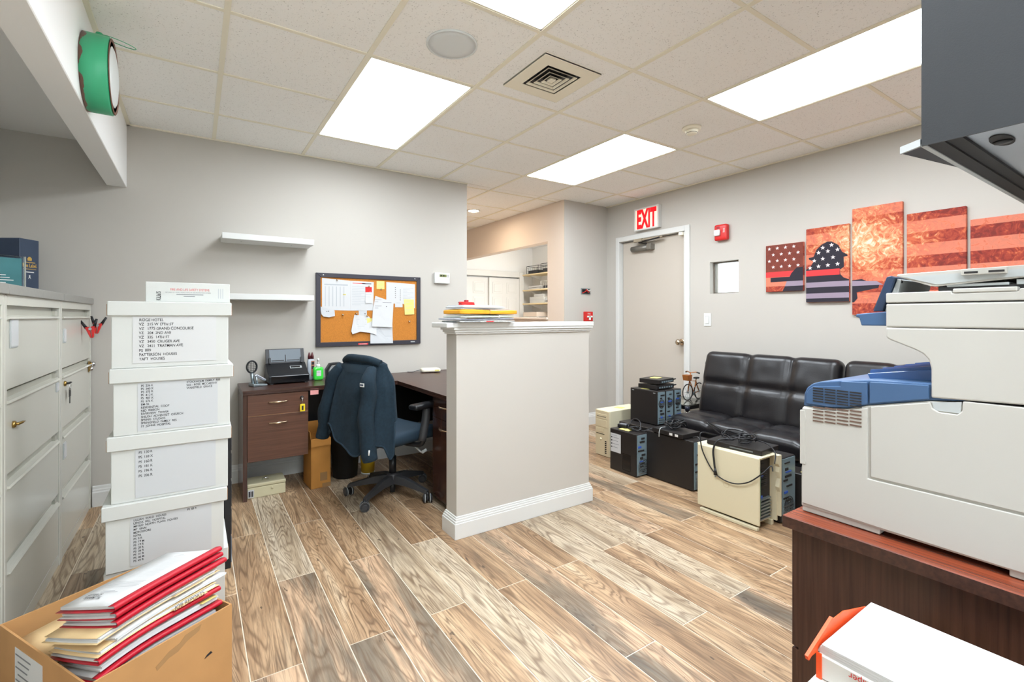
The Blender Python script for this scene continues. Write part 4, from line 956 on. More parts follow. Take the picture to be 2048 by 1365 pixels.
# hand sanitizer
t = thing('hand_sanitizer', 'green gel hand sanitizer pump bottle on desk', 'sanitizer', (0.088, 1.575, DTZ))
obj('bottle', G().rbox(-0.038, 0.038, -0.022, 0.022, 0, 0.105, 0.016, 6), 'green_gel', t)
obj('label', G().box(-0.016, 0.018, -0.0232, -0.0222, 0.035, 0.078), 'paper', t)
text('PURELL', 0.0088, (-0.0155, -0.0236, 0.062), (1, 0, 0), (0, 0, 1), 'navy_box', t)
obj('collar', G().lathe([(0.015, 0.104), (0.015, 0.122), (0.008, 0.126)], seg=18), 'white_ink', t)
obj('pump', G().tube([(0, 0, 0.124), (0, 0, 0.158)], 0.0045, 10).tube([(0, 0, 0.158), (0, -0.005, 0.164), (-0.004, -0.032, 0.160)], [0.009, 0.008, 0.004], 10), 'white_ink', t)
# black angular stand
t = thing('tape_dispenser', 'black angular desk stand holding grey panel behind chair', 'desk stand', (0.215, 1.62, DTZ))
q = G(); P = [(-0.055, 0.0), (-0.062, 0.075), (-0.03, 0.125), (0.05, 0.13), (0.06, 0.115), (-0.018, 0.108), (-0.045, 0.068), (-0.038, 0.012), (0.06, 0.012), (0.06, 0.0)]
obj('bracket', G().prism(P, 'y', -0.03, 0.03, 0.003), 'black_plastic', t)
obj('panel', G().box(-0.034, 0.05, -0.012, 0.012, 0.02, 0.10, 0.002), 'printer_grey', t)
# white modem
t = thing('network_box', 'small flat white network box on desk near partition', 'modem', (1.06, 1.60, DTZ), -0.25)
obj('case', G().rbox(-0.085, 0.085, -0.065, 0.065, 0.004, 0.034, 0.012, 6), 'grid_cream', t)
obj('feet', G().box(-0.06, 0.06, -0.045, 0.045, 0, 0.005), 'dark_grey_plastic', t)
obj('yellow_label', G().box(0.03, 0.07, -0.0662, -0.0652, 0.012, 0.026), 'yellow_note', t)
obj('cable', G().tube([(-0.084, 0.02, 0.018), (-0.12, 0.03, 0.012), (-0.16, 0.01, 0.004), (-0.2, 0.04, 0.003)], 0.0025, 6, smooth=5), 'black_plastic', t)
o = solo('desk_grommet', G().lathe([(0.032, DTZ), (0.03, DTZ+0.004), (0, DTZ+0.005)], (1.35, 1.62, 0), 'z', 24), 'black_plastic', 'round black cable grommet on desk by back wall', 'grommet', (1.35, 1.62, DTZ))

# ---- things under the desk
t = thing('cash_box', 'beige metal cash box on floor under desk drawers', 'cash box', (-0.30, 1.395, 0))
obj('body', G().box(-0.125, 0.115, -0.075, 0.09, 0, 0.072, 0.004), 'beige_lockbox', t)
obj('lid', G().box(-0.127, 0.117, -0.077, 0.092, 0.074, 0.098, 0.006), 'beige_lockbox', t)
obj('carry_handle', G().tube([(-0.03, -0.02, 0.1), (-0.026, -0.02, 0.112), (0.006, -0.02, 0.112), (0.01, -0.02, 0.1)], 0.003, 8), 'chrome', t)
obj('latch', G().lathe([(0.008, -0.0755), (0.007, -0.079), (0, -0.08)], (0.03, 0, 0.05), 'y', 14), 'beige_lockbox', t)
obj('barcode_label', G().box(-0.122, -0.085, -0.0768, -0.0755, 0.006, 0.06), 'paper', t)
obj('barcode', G().box(-0.118, -0.109, -0.0775, -0.0768, 0.012, 0.05).box(-0.106, -0.1, -0.0775, -0.0768, 0.012, 0.05).box(-0.097, -0.09, -0.0775, -0.0768, 0.012, 0.05), 'ink', t)
t = thing('cardboard_box', 'tall narrow open cardboard box beside desk drawers', 'cardboard box', (0.04, 1.385, 0), 0.06)
hx_, hy_, hz_ = 0.07, 0.105, 0.36
obj('wall', G().box(-hx_, hx_, -hy_, -hy_+0.004, 0, hz_), 'cardboard_orange', t); obj('wall', G().box(-hx_, hx_, hy_-0.004, hy_, 0, hz_), 'cardboard_orange', t)
obj('wall', G().box(-hx_, -hx_+0.004, -hy_, hy_, 0, hz_), 'cardboard_orange', t); obj('wall', G().box(hx_-0.004, hx_, -hy_, hy_, 0, hz_), 'cardboard_orange', t)
obj('bottom', G().box(-hx_, hx_, -hy_, hy_, 0, 0.004), 'cardboard_orange', t)
obj('flap', G().box(-hx_, hx_, -0.002, 0.002, 0, 0.09, M4=T3(0, hy_, hz_) @ R3('X', -0.12)), 'cardboard_orange', t)
obj('flap', G().box(-hx_, hx_, -0.0015, 0.0015, -0.055, 0, M4=T3(0, -hy_-0.002, hz_) @ R3('X', -0.05)), 'cardboard_orange', t)
obj('side_flap', G().box(-0.0015, 0.0015, -hy_, hy_, 0, 0.055, M4=T3(-hx_, 0, hz_) @ R3('Y', -0.1)), 'cardboard_orange', t)
obj('tape_patch', G().box(-0.005, 0.045, -hy_-0.001, -hy_, 0.05, 0.11).box(0.01, hx_, -hy_-0.001, -hy_, 0.0, 0.03), 'tape', t)
t = thing('waste_bin', 'black plastic waste bin under desk behind chair', 'waste bin', (0.265, 1.45, 0))
q = G(); prof = [(0.0, 0.0), (0.085, 0.0), (0.092, 0.005), (0.118, 0.36), (0.122, 0.362), (0.122, 0.37), (0.113, 0.37), (0.088, 0.01), (0, 0.008)]
obj('tub', q.lathe(prof, seg=28), 'bin_black', t)
t = thing('yellow_tub', 'yellow tub with white base under desk beyond chair', 'tub', (0.435, 1.42, 0))
obj('tub', G().lathe([(0.0, 0.012), (0.05, 0.012), (0.06, 0.15), (0.056, 0.155), (0, 0.155)], seg=24), mat('tub_yellow', (216, 178, 40), 0.4), t)
obj('base', G().lathe([(0.0, 0), (0.052, 0), (0.054, 0.012), (0, 0.012)], seg=24), 'white_ink', t)
# ================================================================= OFFICE CHAIR (faces +X) and jacket
CC = Vector((0.44, 0.87, 0)); CR = 0.38
ch = thing('office_chair', 'dark swivel office chair with five-star base at desk', 'office chair', CC, CR)
legs = [math.atan2(1.06-0.88, 0.137-0.45), math.atan2(0.71-0.88, 0.206-0.45), math.atan2(0.63-0.88, 0.587-0.45), math.atan2(1.017-0.88, 0.763-0.45), 1.75]
obj('hub', G().lathe([(0.0, 0.075), (0.036, 0.078), (0.042, 0.1), (0.04, 0.145), (0.03, 0.155), (0, 0.155)], seg=24), 'dark_grey_plastic', ch)
for a0 in legs:
    a = a0-CR; d = Vector((math.cos(a), math.sin(a), 0)); s = Vector((-math.sin(a), math.cos(a), 0))
    q = G(); rings = []
    for (r, z0, z1, wd) in ((0.02, 0.085, 0.145, 0.030), (0.12, 0.085, 0.135, 0.024), (0.25, 0.068, 0.098, 0.019), (0.305, 0.058, 0.082, 0.017)):
        rings.append([q.bm.verts.new(d*r+s*wd*u+Vector((0, 0, z))) for u, z in ((-1, z0), (1, z0), (0.75, z1), (-0.75, z1))])
    for A, B in zip(rings, rings[1:]):
        for k in range(4): q.bm.faces.new([A[k], A[(k+1) % 4], B[(k+1) % 4], B[k]])
    q.bm.faces.new(rings[0]); q.bm.faces.new(rings[-1]); bmesh.ops.recalc_face_normals(q.bm, faces=q.bm.faces)
    bmesh.ops.bevel(q.bm, geom=q.bm.edges[:], offset=0.003, segments=2, affect='EDGES', profile=0.5)
    lg = obj('leg', q, 'dark_grey_plastic', ch)
    c = d*0.305; w_a = a+0.7; wd = Vector((math.cos(w_a), math.sin(w_a), 0))
    cs = obj('caster', G().cyl(c+Vector((0, 0, 0.03)), c+Vector((0, 0, 0.07)), 0.009, 12).tube([c-wd*0.008+Vector((0, 0, 0.030)), c+wd*0.008+Vector((0, 0, 0.030))], 0.024, 18), 'black_plastic', ch)
    for sg in (-1, 1):
        obj('wheel', G().tube([c+wd*sg*0.012+Vector((0, 0, 0.03)), c+wd*sg*0.026+Vector((0, 0, 0.03))], [0.030, 0.030], 22).tube([c+wd*sg*0.026+Vector((0, 0, 0.03)), c+wd*sg*0.031+Vector((0, 0, 0.03))], [0.024, 0.018], 18), 'dark_grey_plastic', cs)
        obj('tyre', G().tube([c+wd*sg*0.014+Vector((0, 0, 0.03)), c+wd*sg*0.019+Vector((0, 0, 0.03))], 0.0306, 22), 'printer_grey', cs)
obj('gas_column', G().cyl((0, 0, 0.14), (0, 0, 0.27), 0.025, 20).cyl((0, 0, 0.27), (0, 0, 0.37), 0.016, 16).cyl((0, 0, 0.02), (0, 0, 0.09), 0.018, 14), 'black_plastic', ch)
obj('mechanism', G().box(-0.13, 0.12, -0.08, 0.08, 0.355, 0.40, 0.01), 'black_plastic', ch)
obj('lever', G().tube([(0.02, -0.08, 0.375), (0.02, -0.2, 0.365), (0.03, -0.255, 0.33)], 0.006, 8).tube([(0.03, -0.255, 0.33), (0.06, -0.27, 0.345)], 0.011, 8), 'printer_grey', ch)
def seatf(p):
    x, y, z = p; u = y/0.25
    z += 0.012*u*u - 0.03*max(0, (x-0.12)/0.14)**2
    return Vector((x, y, z))
obj('seat', G().rbox(-0.24, 0.27, -0.255, 0.255, 0.395, 0.485, 0.04, 12, seatf), 'seat_blue', ch)
def backf(p):
    x, y, z = p; x += -0.03+0.10*(y/0.25)**2*0.45-0.10*(z-0.5)*0.35
    return Vector((x, y*(1.0-0.25*max(0, (z-0.75)/0.22)**2), z))
obj('backrest', G().rbox(-0.285, -0.225, -0.235, 0.235, 0.48, 0.945, 0.03, 12, backf), 'seat_blue', ch)
obj('back_upright', G().tube([(-0.08, 0, 0.375), (-0.27, 0, 0.385), (-0.32, 0, 0.47), (-0.325, 0, 0.60)], 0.022, 10, smooth=4), 'black_plastic', ch)
for sg in (-1, 1):
    ar = obj('armrest_pad', G().rbox(-0.09, 0.15, sg*0.285-0.042, sg*0.285+0.042, 0.635, 0.672, 0.018, 8), 'black_plastic', ch)
    obj('armrest_post', G().tube([(0.045, sg*0.285, 0.64), (0.03, sg*0.29, 0.55), (-0.005, sg*0.292, 0.42)], [0.026, 0.028, 0.026], 12, smooth=4), 'dark_grey_plastic', ar)
    obj('armrest_bracket', G().tube([(0.01, sg*0.29, 0.43), (0.0, sg*0.26, 0.39), (0.0, sg*0.05, 0.38)], 0.017, 10, smooth=4), 'black_plastic', ar)

# jacket over the backrest: draped shell, hem with folds, sleeves
jk = thing('fleece_jacket', 'dark teal fleece jacket draped over office chair back', 'jacket', CC+Vector((-0.29*math.cos(CR)+0.02*math.sin(CR), -0.29*math.sin(CR)-0.02*math.cos(CR), 0.45)), CR)
def smooth(t): return t*t*(3-2*t)
def shell(u, v, off=0.0):
    # u around (0..1), v down from the top seam (0) to the hem (1)
    th = 2*PI*u
    y = -math.cos(th); x = -math.sin(th)          # x<0 outer side (towards the room)
    outer = x < 0
    t = v
    b = 0.205+0.045*smooth(min(1, t*3.2))+0.050*t
    a = 0.030+0.035*smooth(min(1, t*2.5))+(0.05*t if outer else 0.02*t)
    L = 0.52 if outer else 0.36
    hem = L+(0.05*math.sin(5*th+0.6)+0.02*math.sin(11*th))*(1 if outer else 0.3)-0.07*max(0, y)
    yy = math.copysign(abs(y)**0.75, y); xx = math.copysign(abs(x)**0.75, x)
    fold = 0.016*t**1.2*math.sin(9*th+1.5*t)+0.010*t*math.sin(17*th+2)+0.006*t*math.sin(4*th+7*t)
    r = 1.0+fold/max(a, 0.05)*0.55 if outer else 1.0
    sh = 0.024*math.sin(PI*min(1, max(0, (y+1)/2)))     # collar hump
    px = xx*(a+off)*r+0.015-0.10*(0.5-t)*0.0+0.05*(yy*yy)*0.5
    py = yy*(b+off)*(1+0.35*fold)
    z = 0.515-t*hem-0.02*(abs(yy)**2.5)*(1-t)+sh*(1-t)**3*0.4
    return (px-0.02*t, py, z)
q = G(); NU, NV = 96, 30
V = [[q.bm.verts.new(Vector(shell(i/NU, j/NV))) for j in range(NV+1)] for i in range(NU)]
for i in range(NU):
    for j in range(NV): q.bm.faces.new([V[i][j], V[(i+1) % NU][j], V[(i+1) % NU][j+1], V[i][j+1]]).smooth = True
topc = q.bm.verts.new(Vector((0.012, 0, 0.535)))
for i in range(NU): q.bm.faces.new([V[(i+1) % NU][0], V[i][0], topc]).smooth = True
for v in q.bm.verts: v.co += Vector((0.004, 0.004, 0.003))*noise.noise(v.co*14)
bmesh.ops.recalc_face_normals(q.bm, faces=q.bm.faces)
body = obj('jacket_body', q, 'fleece', jk)
def sleeve(pts, rs, name='sleeve'):
    q = G().tube(pts, rs, 18, smooth=6)
    for v in q.bm.verts: v.co += v.co.normalized()*0.006*noise.noise(v.co*18)+Vector((0, 0, 0))
    for v in q.bm.verts:
        v.co.x += 0.008*math.sin(v.co.z*26)
    return obj(name, q, 'fleece', jk)
s1 = sleeve([(-0.035, -0.155, 0.475), (-0.085, -0.185, 0.38), (-0.098, -0.185, 0.22), (-0.105, -0.195, 0.05), (-0.09, -0.215, -0.075)], [0.03, 0.048, 0.048, 0.050, 0.045])
s2 = sleeve([(0.0, 0.19, 0.47), (-0.03, 0.25, 0.36), (-0.045, 0.29, 0.20), (-0.05, 0.32, 0.05), (-0.05, 0.335, -0.02)], [0.035, 0.05, 0.05, 0.048, 0.044])
obj('collar', G().tube([(0.02, -0.17, 0.50), (-0.01, -0.1, 0.525), (-0.015, 0.0, 0.53), (-0.01, 0.1, 0.53), (0.02, 0.18, 0.505)], 0.024, 12, smooth=5), 'fleece', jk)
obj('hem_band', G().tube([(lambda p: (p[0], p[1], p[2]))(shell(0.0+i/80*0.5, 1.0)) for i in range(81)], 0.006, 8), 'fleece', jk)
lg = obj('logo_patch', G().box(-0.138, -0.134, -0.204, -0.168, 0.375, 0.397), 'white_ink', s1)
obj('logo_mark', G().box(-0.1395, -0.1378, -0.200, -0.172, 0.382, 0.391), 'navy_box', lg)
obj('zip_pull', G().tube([(-0.13, -0.245, -0.0), (-0.135, -0.247, -0.03)], 0.004, 8), 'white_ink', jk)
obj('seam', G().tube([(lambda p: (p[0]-0.002, p[1], p[2]))(shell(0.155, 0.05+0.93*j/24)) for j in range(25)], 0.003, 6), 'fleece', jk)
# ================================================================= PAPERS ON THE PARTITION CAP
z = 1.2165
def slab(name, lab, cat, x0, x1, y0, y1, T, m, rot=0.0, wav=0.004, seed=0, extra=None):
    global z
    rr = random.Random(seed); t = thing(name, lab, cat, ((x0+x1)/2, (y0+y1)/2, z), rot, 'mail piled on the partition cap')
    a, b = (x1-x0)/2, (y1-y0)/2; ph = rr.uniform(0, 6)
    q = G().rbox(-a, a, -b, b, 0, T, min(T*0.45, 0.006), 10, lambda p: Vector((p.x, p.y, p.z+wav*math.sin(p.x*16+ph)*(p.z/T))))
    bo = obj('body', q, m, t)
    if extra: extra(t, a, b, T)
    z += T+wav+0.0008; return t
slab('newspaper', 'folded grey newspaper at bottom of pile on partition', 'newspaper', 0.495, 0.865, -0.03, 0.20, 0.012, 'newsprint', 0.03, 0.002, 1, lambda t, a, b, T: [obj('picture_block', G().box(-0.02, 0.03, -b-0.0006, -b+0.001, 0.003, 0.009), 'print_red', t), obj('fold_edge', G().box(-a+0.02, -0.06, -b-0.0006, -b+0.001, 0.003, 0.007), 'ink_grey', t)])
slab('magazine', 'glossy grey-blue magazine on newspaper on partition', 'magazine', 0.47, 0.86, -0.025, 0.195, 0.009, mat('mag_blue', (148, 152, 164), 0.4, var=0.2, vscale=30), -0.02, 0.002, 2)
slab('magazine', 'pale green magazine with rubber band on partition', 'magazine', 0.50, 0.855, -0.03, 0.19, 0.012, mat('mag_green', (186, 196, 186), 0.45, var=0.15, vscale=24), 0.015, 0.002, 3, lambda t, a, b, T: [obj('rubber_band', G().box(0.07, 0.074, -b-0.001, b+0.001, -0.0, T+0.003), 'white_ink', t)])
slab('catalog', 'thin dark-edged catalog under the yellow envelopes', 'catalog', 0.52, 0.86, -0.02, 0.19, 0.004, mat('cat_dark', (70, 84, 74), 0.5), 0.0, 0.001, 4)
slab('padded_envelope', 'thick yellow padded envelope in pile on partition', 'envelope', 0.50, 0.875, -0.035, 0.19, 0.024, 'envelope_yellow', -0.015, 0.003, 5, lambda t, a, b, T: [obj('tie_string', G().box(-0.002, 0.001, -b-0.001, b+0.001, 0, T+0.002), 'kraft_edge', t)])
slab('white_envelope', 'flat white envelope on top of yellow envelope', 'envelope', 0.505, 0.84, -0.02, 0.18, 0.004, 'paper', 0.02, 0.001, 6)
slab('letter_bundle', 'loose bundle of white letters near pile top', 'papers', 0.51, 0.80, -0.02, 0.18, 0.015, 'paper_grey', 0.06, 0.004, 7, lambda t, a, b, T: [obj('inner_sheet', G().box(-a+0.01, a-0.05, -b+0.01, b-0.01, T-0.001, T+0.0035), 'paper', t)])
t = thing('paper_clip_box', 'red clip lying atop the mail pile on partition', 'clip', (0.585, 0.06, z), 0.1)
obj('clip_body', G().prism([(-0.042, 0), (0.045, 0), (0.04, 0.016), (-0.04, 0.018)], 'y', -0.02, 0.02, 0.002), 'red_alarm', t)
obj('clip_tab', G().box(-0.012, 0.01, -0.008, 0.008, 0.016, 0.028, 0.002), 'red_dark', t)
obj('wire', G().tube([(-0.045, -0.015, 0.004), (-0.062, -0.01, 0.012), (-0.05, 0.01, 0.016)], 0.0015, 6), 'slot_dark', t)

# ================================================================= BACK ROOM SHELVES
SX = 4.6
for k, (zs, lab) in enumerate(((2.015, 'cream wall shelf with mesh trays, highest in back room'), (1.735, 'cream wall shelf under the mesh-tray shelf in back room'), (1.49, 'cream wall shelf under white slanted carton in back room'))):
    t = thing('wall_shelf', lab, 'shelf', (SX, 3.9, zs), group='back room wall shelves')
    obj('board', G().box(-0.30, 0, -0.85, 0.84, -0.022, 0, 0.002, 1), 'shelf_wood', t)
    for yb in (-0.5, 0.62): obj('bracket', G().prism([(-0.26, -0.022), (0, -0.022), (0, -0.10), (-0.02, -0.10)], 'y', yb, yb+0.012), 'white_ink', t)
def mesh_tray(x, y, zz, w_, d_, h_, lab, m='black_plastic', group='mesh trays in back room'):
    t = thing('mesh_tray', lab, 'tray', (x, y, zz), group=group)
    q = G(); r = 0.004
    for zz_ in (r, h_):
        q.tube([(-w_, -d_, zz_), (w_, -d_, zz_), (w_, d_, zz_), (-w_, d_, zz_), (-w_, -d_, zz_)], r, 6)
    for (a, b) in ((-w_, -d_), (w_, -d_), (w_, d_), (-w_, d_)): q.tube([(a, b, 0.002), (a, b, h_)], r, 6)
    obj('wire_frame', q, m, t)
    q = G(); n = 6
    for k in range(1, n):
        yy = -d_+2*d_*k/n
        q.tube([(-w_, yy, r), (-w_, yy, h_*0.75)], 0.0016, 4).tube([(-w_, yy, r), (w_, yy, r)], 0.0016, 4)
    q.tube([(-w_, -d_, h_*0.4), (-w_, d_, h_*0.4)], 0.0016, 4).tube([(-w_, -d_, h_*0.75), (-w_, d_, h_*0.75)], 0.0016, 4)
    obj('wire_mesh', q, m, t)
    obj('contents', G().box(-w_*0.85, w_*0.85, -d_*0.85, d_*0.85, 0.008, h_*0.45, 0.003), 'dark_grey_plastic', t)
    return t
mesh_tray(4.44, 4.42, 2.0155, 0.12, 0.17, 0.14, 'black mesh file tray at shelf end, highest back room shelf')
mesh_tray(4.44, 3.98, 2.0155, 0.12, 0.19, 0.155, 'second black mesh file tray along the highest shelf')
mesh_tray(4.45, 3.98, 1.7355, 0.13, 0.19, 0.13, 'white wire basket on second back room shelf', 'white_ink')
mesh_tray(4.45, 3.90, 1.4905, 0.13, 0.17, 0.10, 'white wire basket on third back room shelf', 'white_ink')
def item(name, lab, cat, x0, x1, y0, y1, z0, z1, m, detail=None, rx=0.0):
    t = thing(name, lab, cat, ((x0+x1)/2, (y0+y1)/2, z0)); a, b, h_ = (x1-x0)/2, (y1-y0)/2, z1-z0
    obj('body', G().box(-a, a, -b, b, 0, h_, 0.004, M4=R3('X', rx)), m, t)
    obj('edge_band', G().box(-a-0.001, a+0.001, -b-0.001, b+0.001, h_*0.45, h_*0.55, M4=R3('X', rx)), detail or 'ink_grey', t)
    return t
item('paper_tray_stack', 'flat white papers stack on second back room shelf', 'papers', 4.34, 4.56, 4.24, 4.56, 1.7355, 1.80, 'paper', 'slot_dark')
item('white_carton', 'white carton lying on third back room shelf', 'carton', 4.32, 4.56, 4.10, 4.50, 1.4905, 1.60, 'box_white', 'paper_grey')
item('white_carton', 'slim white carton on top of shelf carton', 'carton', 4.34, 4.55, 4.12, 4.40, 1.601, 1.65, 'box_white', 'paper_grey')
# counter with machine below the shelves
t = thing('counter', 'pale counter under the back room shelves', 'counter', (4.42, 3.9, 0))
obj('counter_top', G().box(-0.28, 0.17, -0.85, 0.84, 1.12, 1.15, 0.003), 'shelf_wood', t)
obj('counter_base', G().box(-0.25, 0.16, -0.84, 0.83, 0, 1.12), 'trim_white', t)
item('desk_phone', 'white machine on back room counter with dark slot', 'machine', 4.22, 4.5, 4.16, 4.56, 1.1505, 1.33, mat('machine_pale', (222, 206, 190), 0.5), 'printer_grey')
item('label_printer', 'black and white label printer on back room counter', 'printer', 4.2, 4.45, 3.72, 4.08, 1.1505, 1.245, 'dark_grey_plastic', 'white_ink')
mesh_tray(4.44, 3.70, 1.2465, 0.08, 0.13, 0.06, 'low black mesh tray on label printer')

# ================================================================= WALL DEVICES
t = thing('exit_sign', 'red and white illuminated exit sign above door', 'exit sign', (XR, 1.08, 2.31))
obj('housing', G().box(-0.045, 0, -0.162, 0.162, -0.12, 0.12, 0.004), 'trim_white', t)
obj('face_frame', G().box(-0.052, -0.045, -0.162, 0.162, 0.104, 0.12).box(-0.052, -0.045, -0.162, 0.162, -0.12, -0.104).box(-0.052, -0.045, -0.162, -0.146, -0.104, 0.104).box(-0.052, -0.045, 0.146, 0.162, -0.104, 0.104), 'trim_white', t)
obj('lit_face', G().box(-0.047, -0.0452, -0.146, 0.146, -0.104, 0.104), 'exit_face', t)
text('EXIT', 0.272, (-0.0475, 0.0, -0.094), (0, -1, 0), (0, 0, 1), 'exit_red', t, wsc=0.46, bold=0.013, spacing=1.02, align='CENTER')
t = thing('fire_strobe', 'red wall fire alarm strobe with clear lens', 'fire alarm', (XR, 0.228, 2.03))
obj('housing', G().rbox(-0.05, 0, -0.062, 0.062, -0.074, 0.074, 0.014, 6), 'red_alarm', t)
obj('strobe_lens', G().rbox(-0.072, -0.044, -0.004, 0.056, -0.032, 0.026, 0.012, 4), mat('clear_lens', (230, 232, 230), 0.1, spec=0.8), t)
text('FIRE', 0.026, (-0.0515, -0.028, 0.035), (0, 0, -1), (0, -1, 0), 'white_ink', t, wsc=0.9)
obj('grille', G().box(-0.0515, -0.05, 0.005, 0.035, 0.035, 0.055), 'red_dark', t)
t = thing('light_switch', 'white wall light switch beside the exit door', 'light switch', (XR, 0.387, 1.22))
obj('plate', G().box(-0.006, 0, -0.038, 0.038, -0.062, 0.062, 0.003), 'trim_white', t)
obj('rocker', G().prism([(-0.006, -0.034), (-0.012, -0.034), (-0.007, 0.034), (-0.006, 0.034)], 'y', -0.017, 0.017), 'trim_white', t)
obj('rocker_gap', G().box(-0.0066, -0.006, -0.019, 0.019, -0.036, 0.036), 'ink_light', t)
t = thing('pull_station', 'red fire alarm pull station on passage wall', 'fire alarm', (3.068, 1.70, 1.252))
obj('housing', G().box(-0.055, 0.055, -0.045, 0, -0.055, 0.055, 0.005), 'red_alarm', t)
obj('pull_bar', G().box(-0.04, 0.04, -0.056, -0.045, -0.012, 0.008, 0.003).box(-0.012, 0.012, -0.056, -0.045, -0.04, 0.008, 0.003), 'white_ink', t)
text('FIRE', 0.026, (-0.030, -0.0458, 0.022), (1, 0, 0), (0, 0, 1), 'white_ink', t)
t = thing('open_junction_box', 'open wall box with red and black wires on passage wall', 'junction box', (3.052, 1.70, 1.54))
obj('metal_box', G().box(-0.075, 0.07, -0.004, 0, -0.036, 0.036).box(-0.068, 0.063, -0.006, -0.004, -0.03, 0.03), 'steel', t)
obj('back_plate', G().box(-0.062, 0.057, -0.0075, -0.006, -0.026, 0.026), 'slot_dark', t)
obj('wire', G().tube([(-0.06, -0.008, -0.02), (-0.02, -0.02, 0.0), (0.0, -0.016, 0.02), (0.02, -0.02, -0.01), (0.05, -0.01, 0.01)], 0.005, 6, smooth=5), 'red_alarm', t)
obj('wire', G().tube([(-0.05, -0.01, 0.02), (0.0, -0.022, -0.012), (0.055, -0.012, -0.02)], 0.005, 6, smooth=5), 'black_plastic', t)
obj('wire', G().tube([(0.01, -0.01, 0.022), (0.035, -0.022, 0.005), (0.055, -0.012, 0.02)], 0.004, 6, smooth=5), 'white_ink', t)

# ================================================================= CANVAS PRINTS
CV = [(-0.322, 1.656, 0.148, 0.197), (-0.638, 1.655, 0.148, 0.292), (-0.953, 1.655, 0.149, 0.393), (-1.273, 1.655, 0.149, 0.297), (-1.589, 1.655, 0.149, 0.205)]
CL = ['small canvas print with stars over red stripe, nearest the wall window', 'canvas print with dark helmet silhouette and stars', 'tallest canvas print of glowing orange flames and stripes', 'canvas print of orange stripes beside the tallest one', 'canvas print of coral stripes above the printer, last of five']
def star(q, y, z, r, x):
    q.prism([(y+r*(1 if k % 2 == 0 else 0.42)*math.sin(k*PI/5), z+r*(1 if k % 2 == 0 else 0.42)*math.cos(k*PI/5)) for k in range(10)], 'x', x-0.0006, x)
for k, (y, zc, a, b) in enumerate(CV):
    t = thing('canvas_print', CL[k], 'canvas print', (XR, y, zc), group='five-panel canvas print on door wall')
    obj('canvas', G().box(-0.025, 0, -a, a, -b, b, 0.003, 1), 'canvas', t)
    fx = -0.0256
    if k == 0:
        obj('print_field', G().box(fx, -0.025, -a+0.001, a-0.001, -0.03, b-0.001), 'print_brown', t)
        q = G()
        for r in range(4):
            for c in range(5):
                yy = a-0.03-0.065*c-(0.032 if r % 2 else 0)
                if yy > -a+0.02: star(q, yy, b-0.03-0.052*r, 0.015, fx)
        obj('stars', q, 'star_white', t)
        obj('red_stripe', G().box(fx-0.0004, fx, -a+0.001, a-0.001, -0.075, -0.03), 'print_red', t)
        obj('dark_stripe', G().box(fx-0.0004, fx, -a+0.001, a-0.04, -0.115, -0.078), 'dark_silhouette', t)
        obj('shoulder', G().prism([(-a+0.001, -b+0.001), (-a+0.001, -0.004), (-a+0.05, -0.008), (-a+0.09, -0.05), (-a+0.16, -b+0.001)], 'x', fx-0.0012, fx-0.0006), 'dark_silhouette', t)
        obj('mauve_stripe', G().prism([(-a+0.001, -0.155), (-a+0.001, -0.115), (-a+0.125, -0.115), (-a+0.14, -0.155)], 'x', fx-0.002, fx-0.0013), 'print_mauve', t)
    if k == 1:
        sil = [(a-0.001, -b+0.001), (a-0.001, -0.03), (a-0.03, -0.015), (a-0.055, 0.03), (a-0.02, 0.05), (a-0.02, 0.062), (a-0.055, 0.066), (a-0.075, 0.12), (a-0.11, 0.155), (a-0.15, 0.175), (a-0.18, 0.172), (a-0.225, 0.14), (a-0.25, 0.085), (a-0.285, 0.06), (a-0.285, 0.05), (a-0.26, 0.045), (a-0.262, 0.0), (a-0.262, -0.03), (a-0.235, -0.05), (a-0.24, -0.085), (a-0.26, -0.11), (-a+0.001, -0.125), (-a+0.001, -b+0.001)]
        obj('helmet_silhouette', G().prism(sil, 'x', fx, -0.0249), 'dark_silhouette', t)
        q = G()
        for (yy, zz) in ((a-0.12, 0.13), (a-0.18, 0.145), (a-0.09, 0.095), (a-0.155, 0.10), (a-0.22, 0.105), (a-0.06, 0.035), (a-0.12, 0.045), (a-0.19, 0.05), (a-0.03, -0.02), (a-0.09, -0.012), (a-0.155, -0.008), (a-0.22, -0.004)): star(q, yy, zz, 0.017, fx)
        obj('stars', q, 'star_white', t)
        obj('red_stripe', G().prism([(a-0.001, -0.085), (a-0.001, -0.04), (-a+0.062, -0.04), (-a+0.062, -0.085)], 'x', fx-0.0006, fx-0.0001), 'print_red', t)
        obj('mauve_stripe', G().box(fx-0.0006, fx-0.0001, -a+0.001, a-0.001, -0.175, -0.135), 'print_mauve', t)
        obj('mauve_stripe', G().box(fx-0.0006, fx-0.0001, -a+0.001, a-0.001, -0.262, -0.222), 'print_mauve', t)
    if k == 2:
        obj('shoulder_silhouette', G().prism([(a-0.001, -0.30), (a-0.001, -0.135), (a-0.06, -0.13), (a-0.10, -0.15), (a-0.17, -0.165), (a-0.16, -0.20), (a-0.03, -0.225), (a-0.035, -0.27), (a-0.012, -0.30)], 'x', fx, -0.0249), 'dark_silhouette', t)
        obj('mauve_stripe', G().prism([(a-0.001, -0.178), (a-0.001, -0.14), (a-0.15, -0.15), (a-0.19, -0.178)], 'x', fx-0.0006, fx-0.0001), 'print_mauve', t)
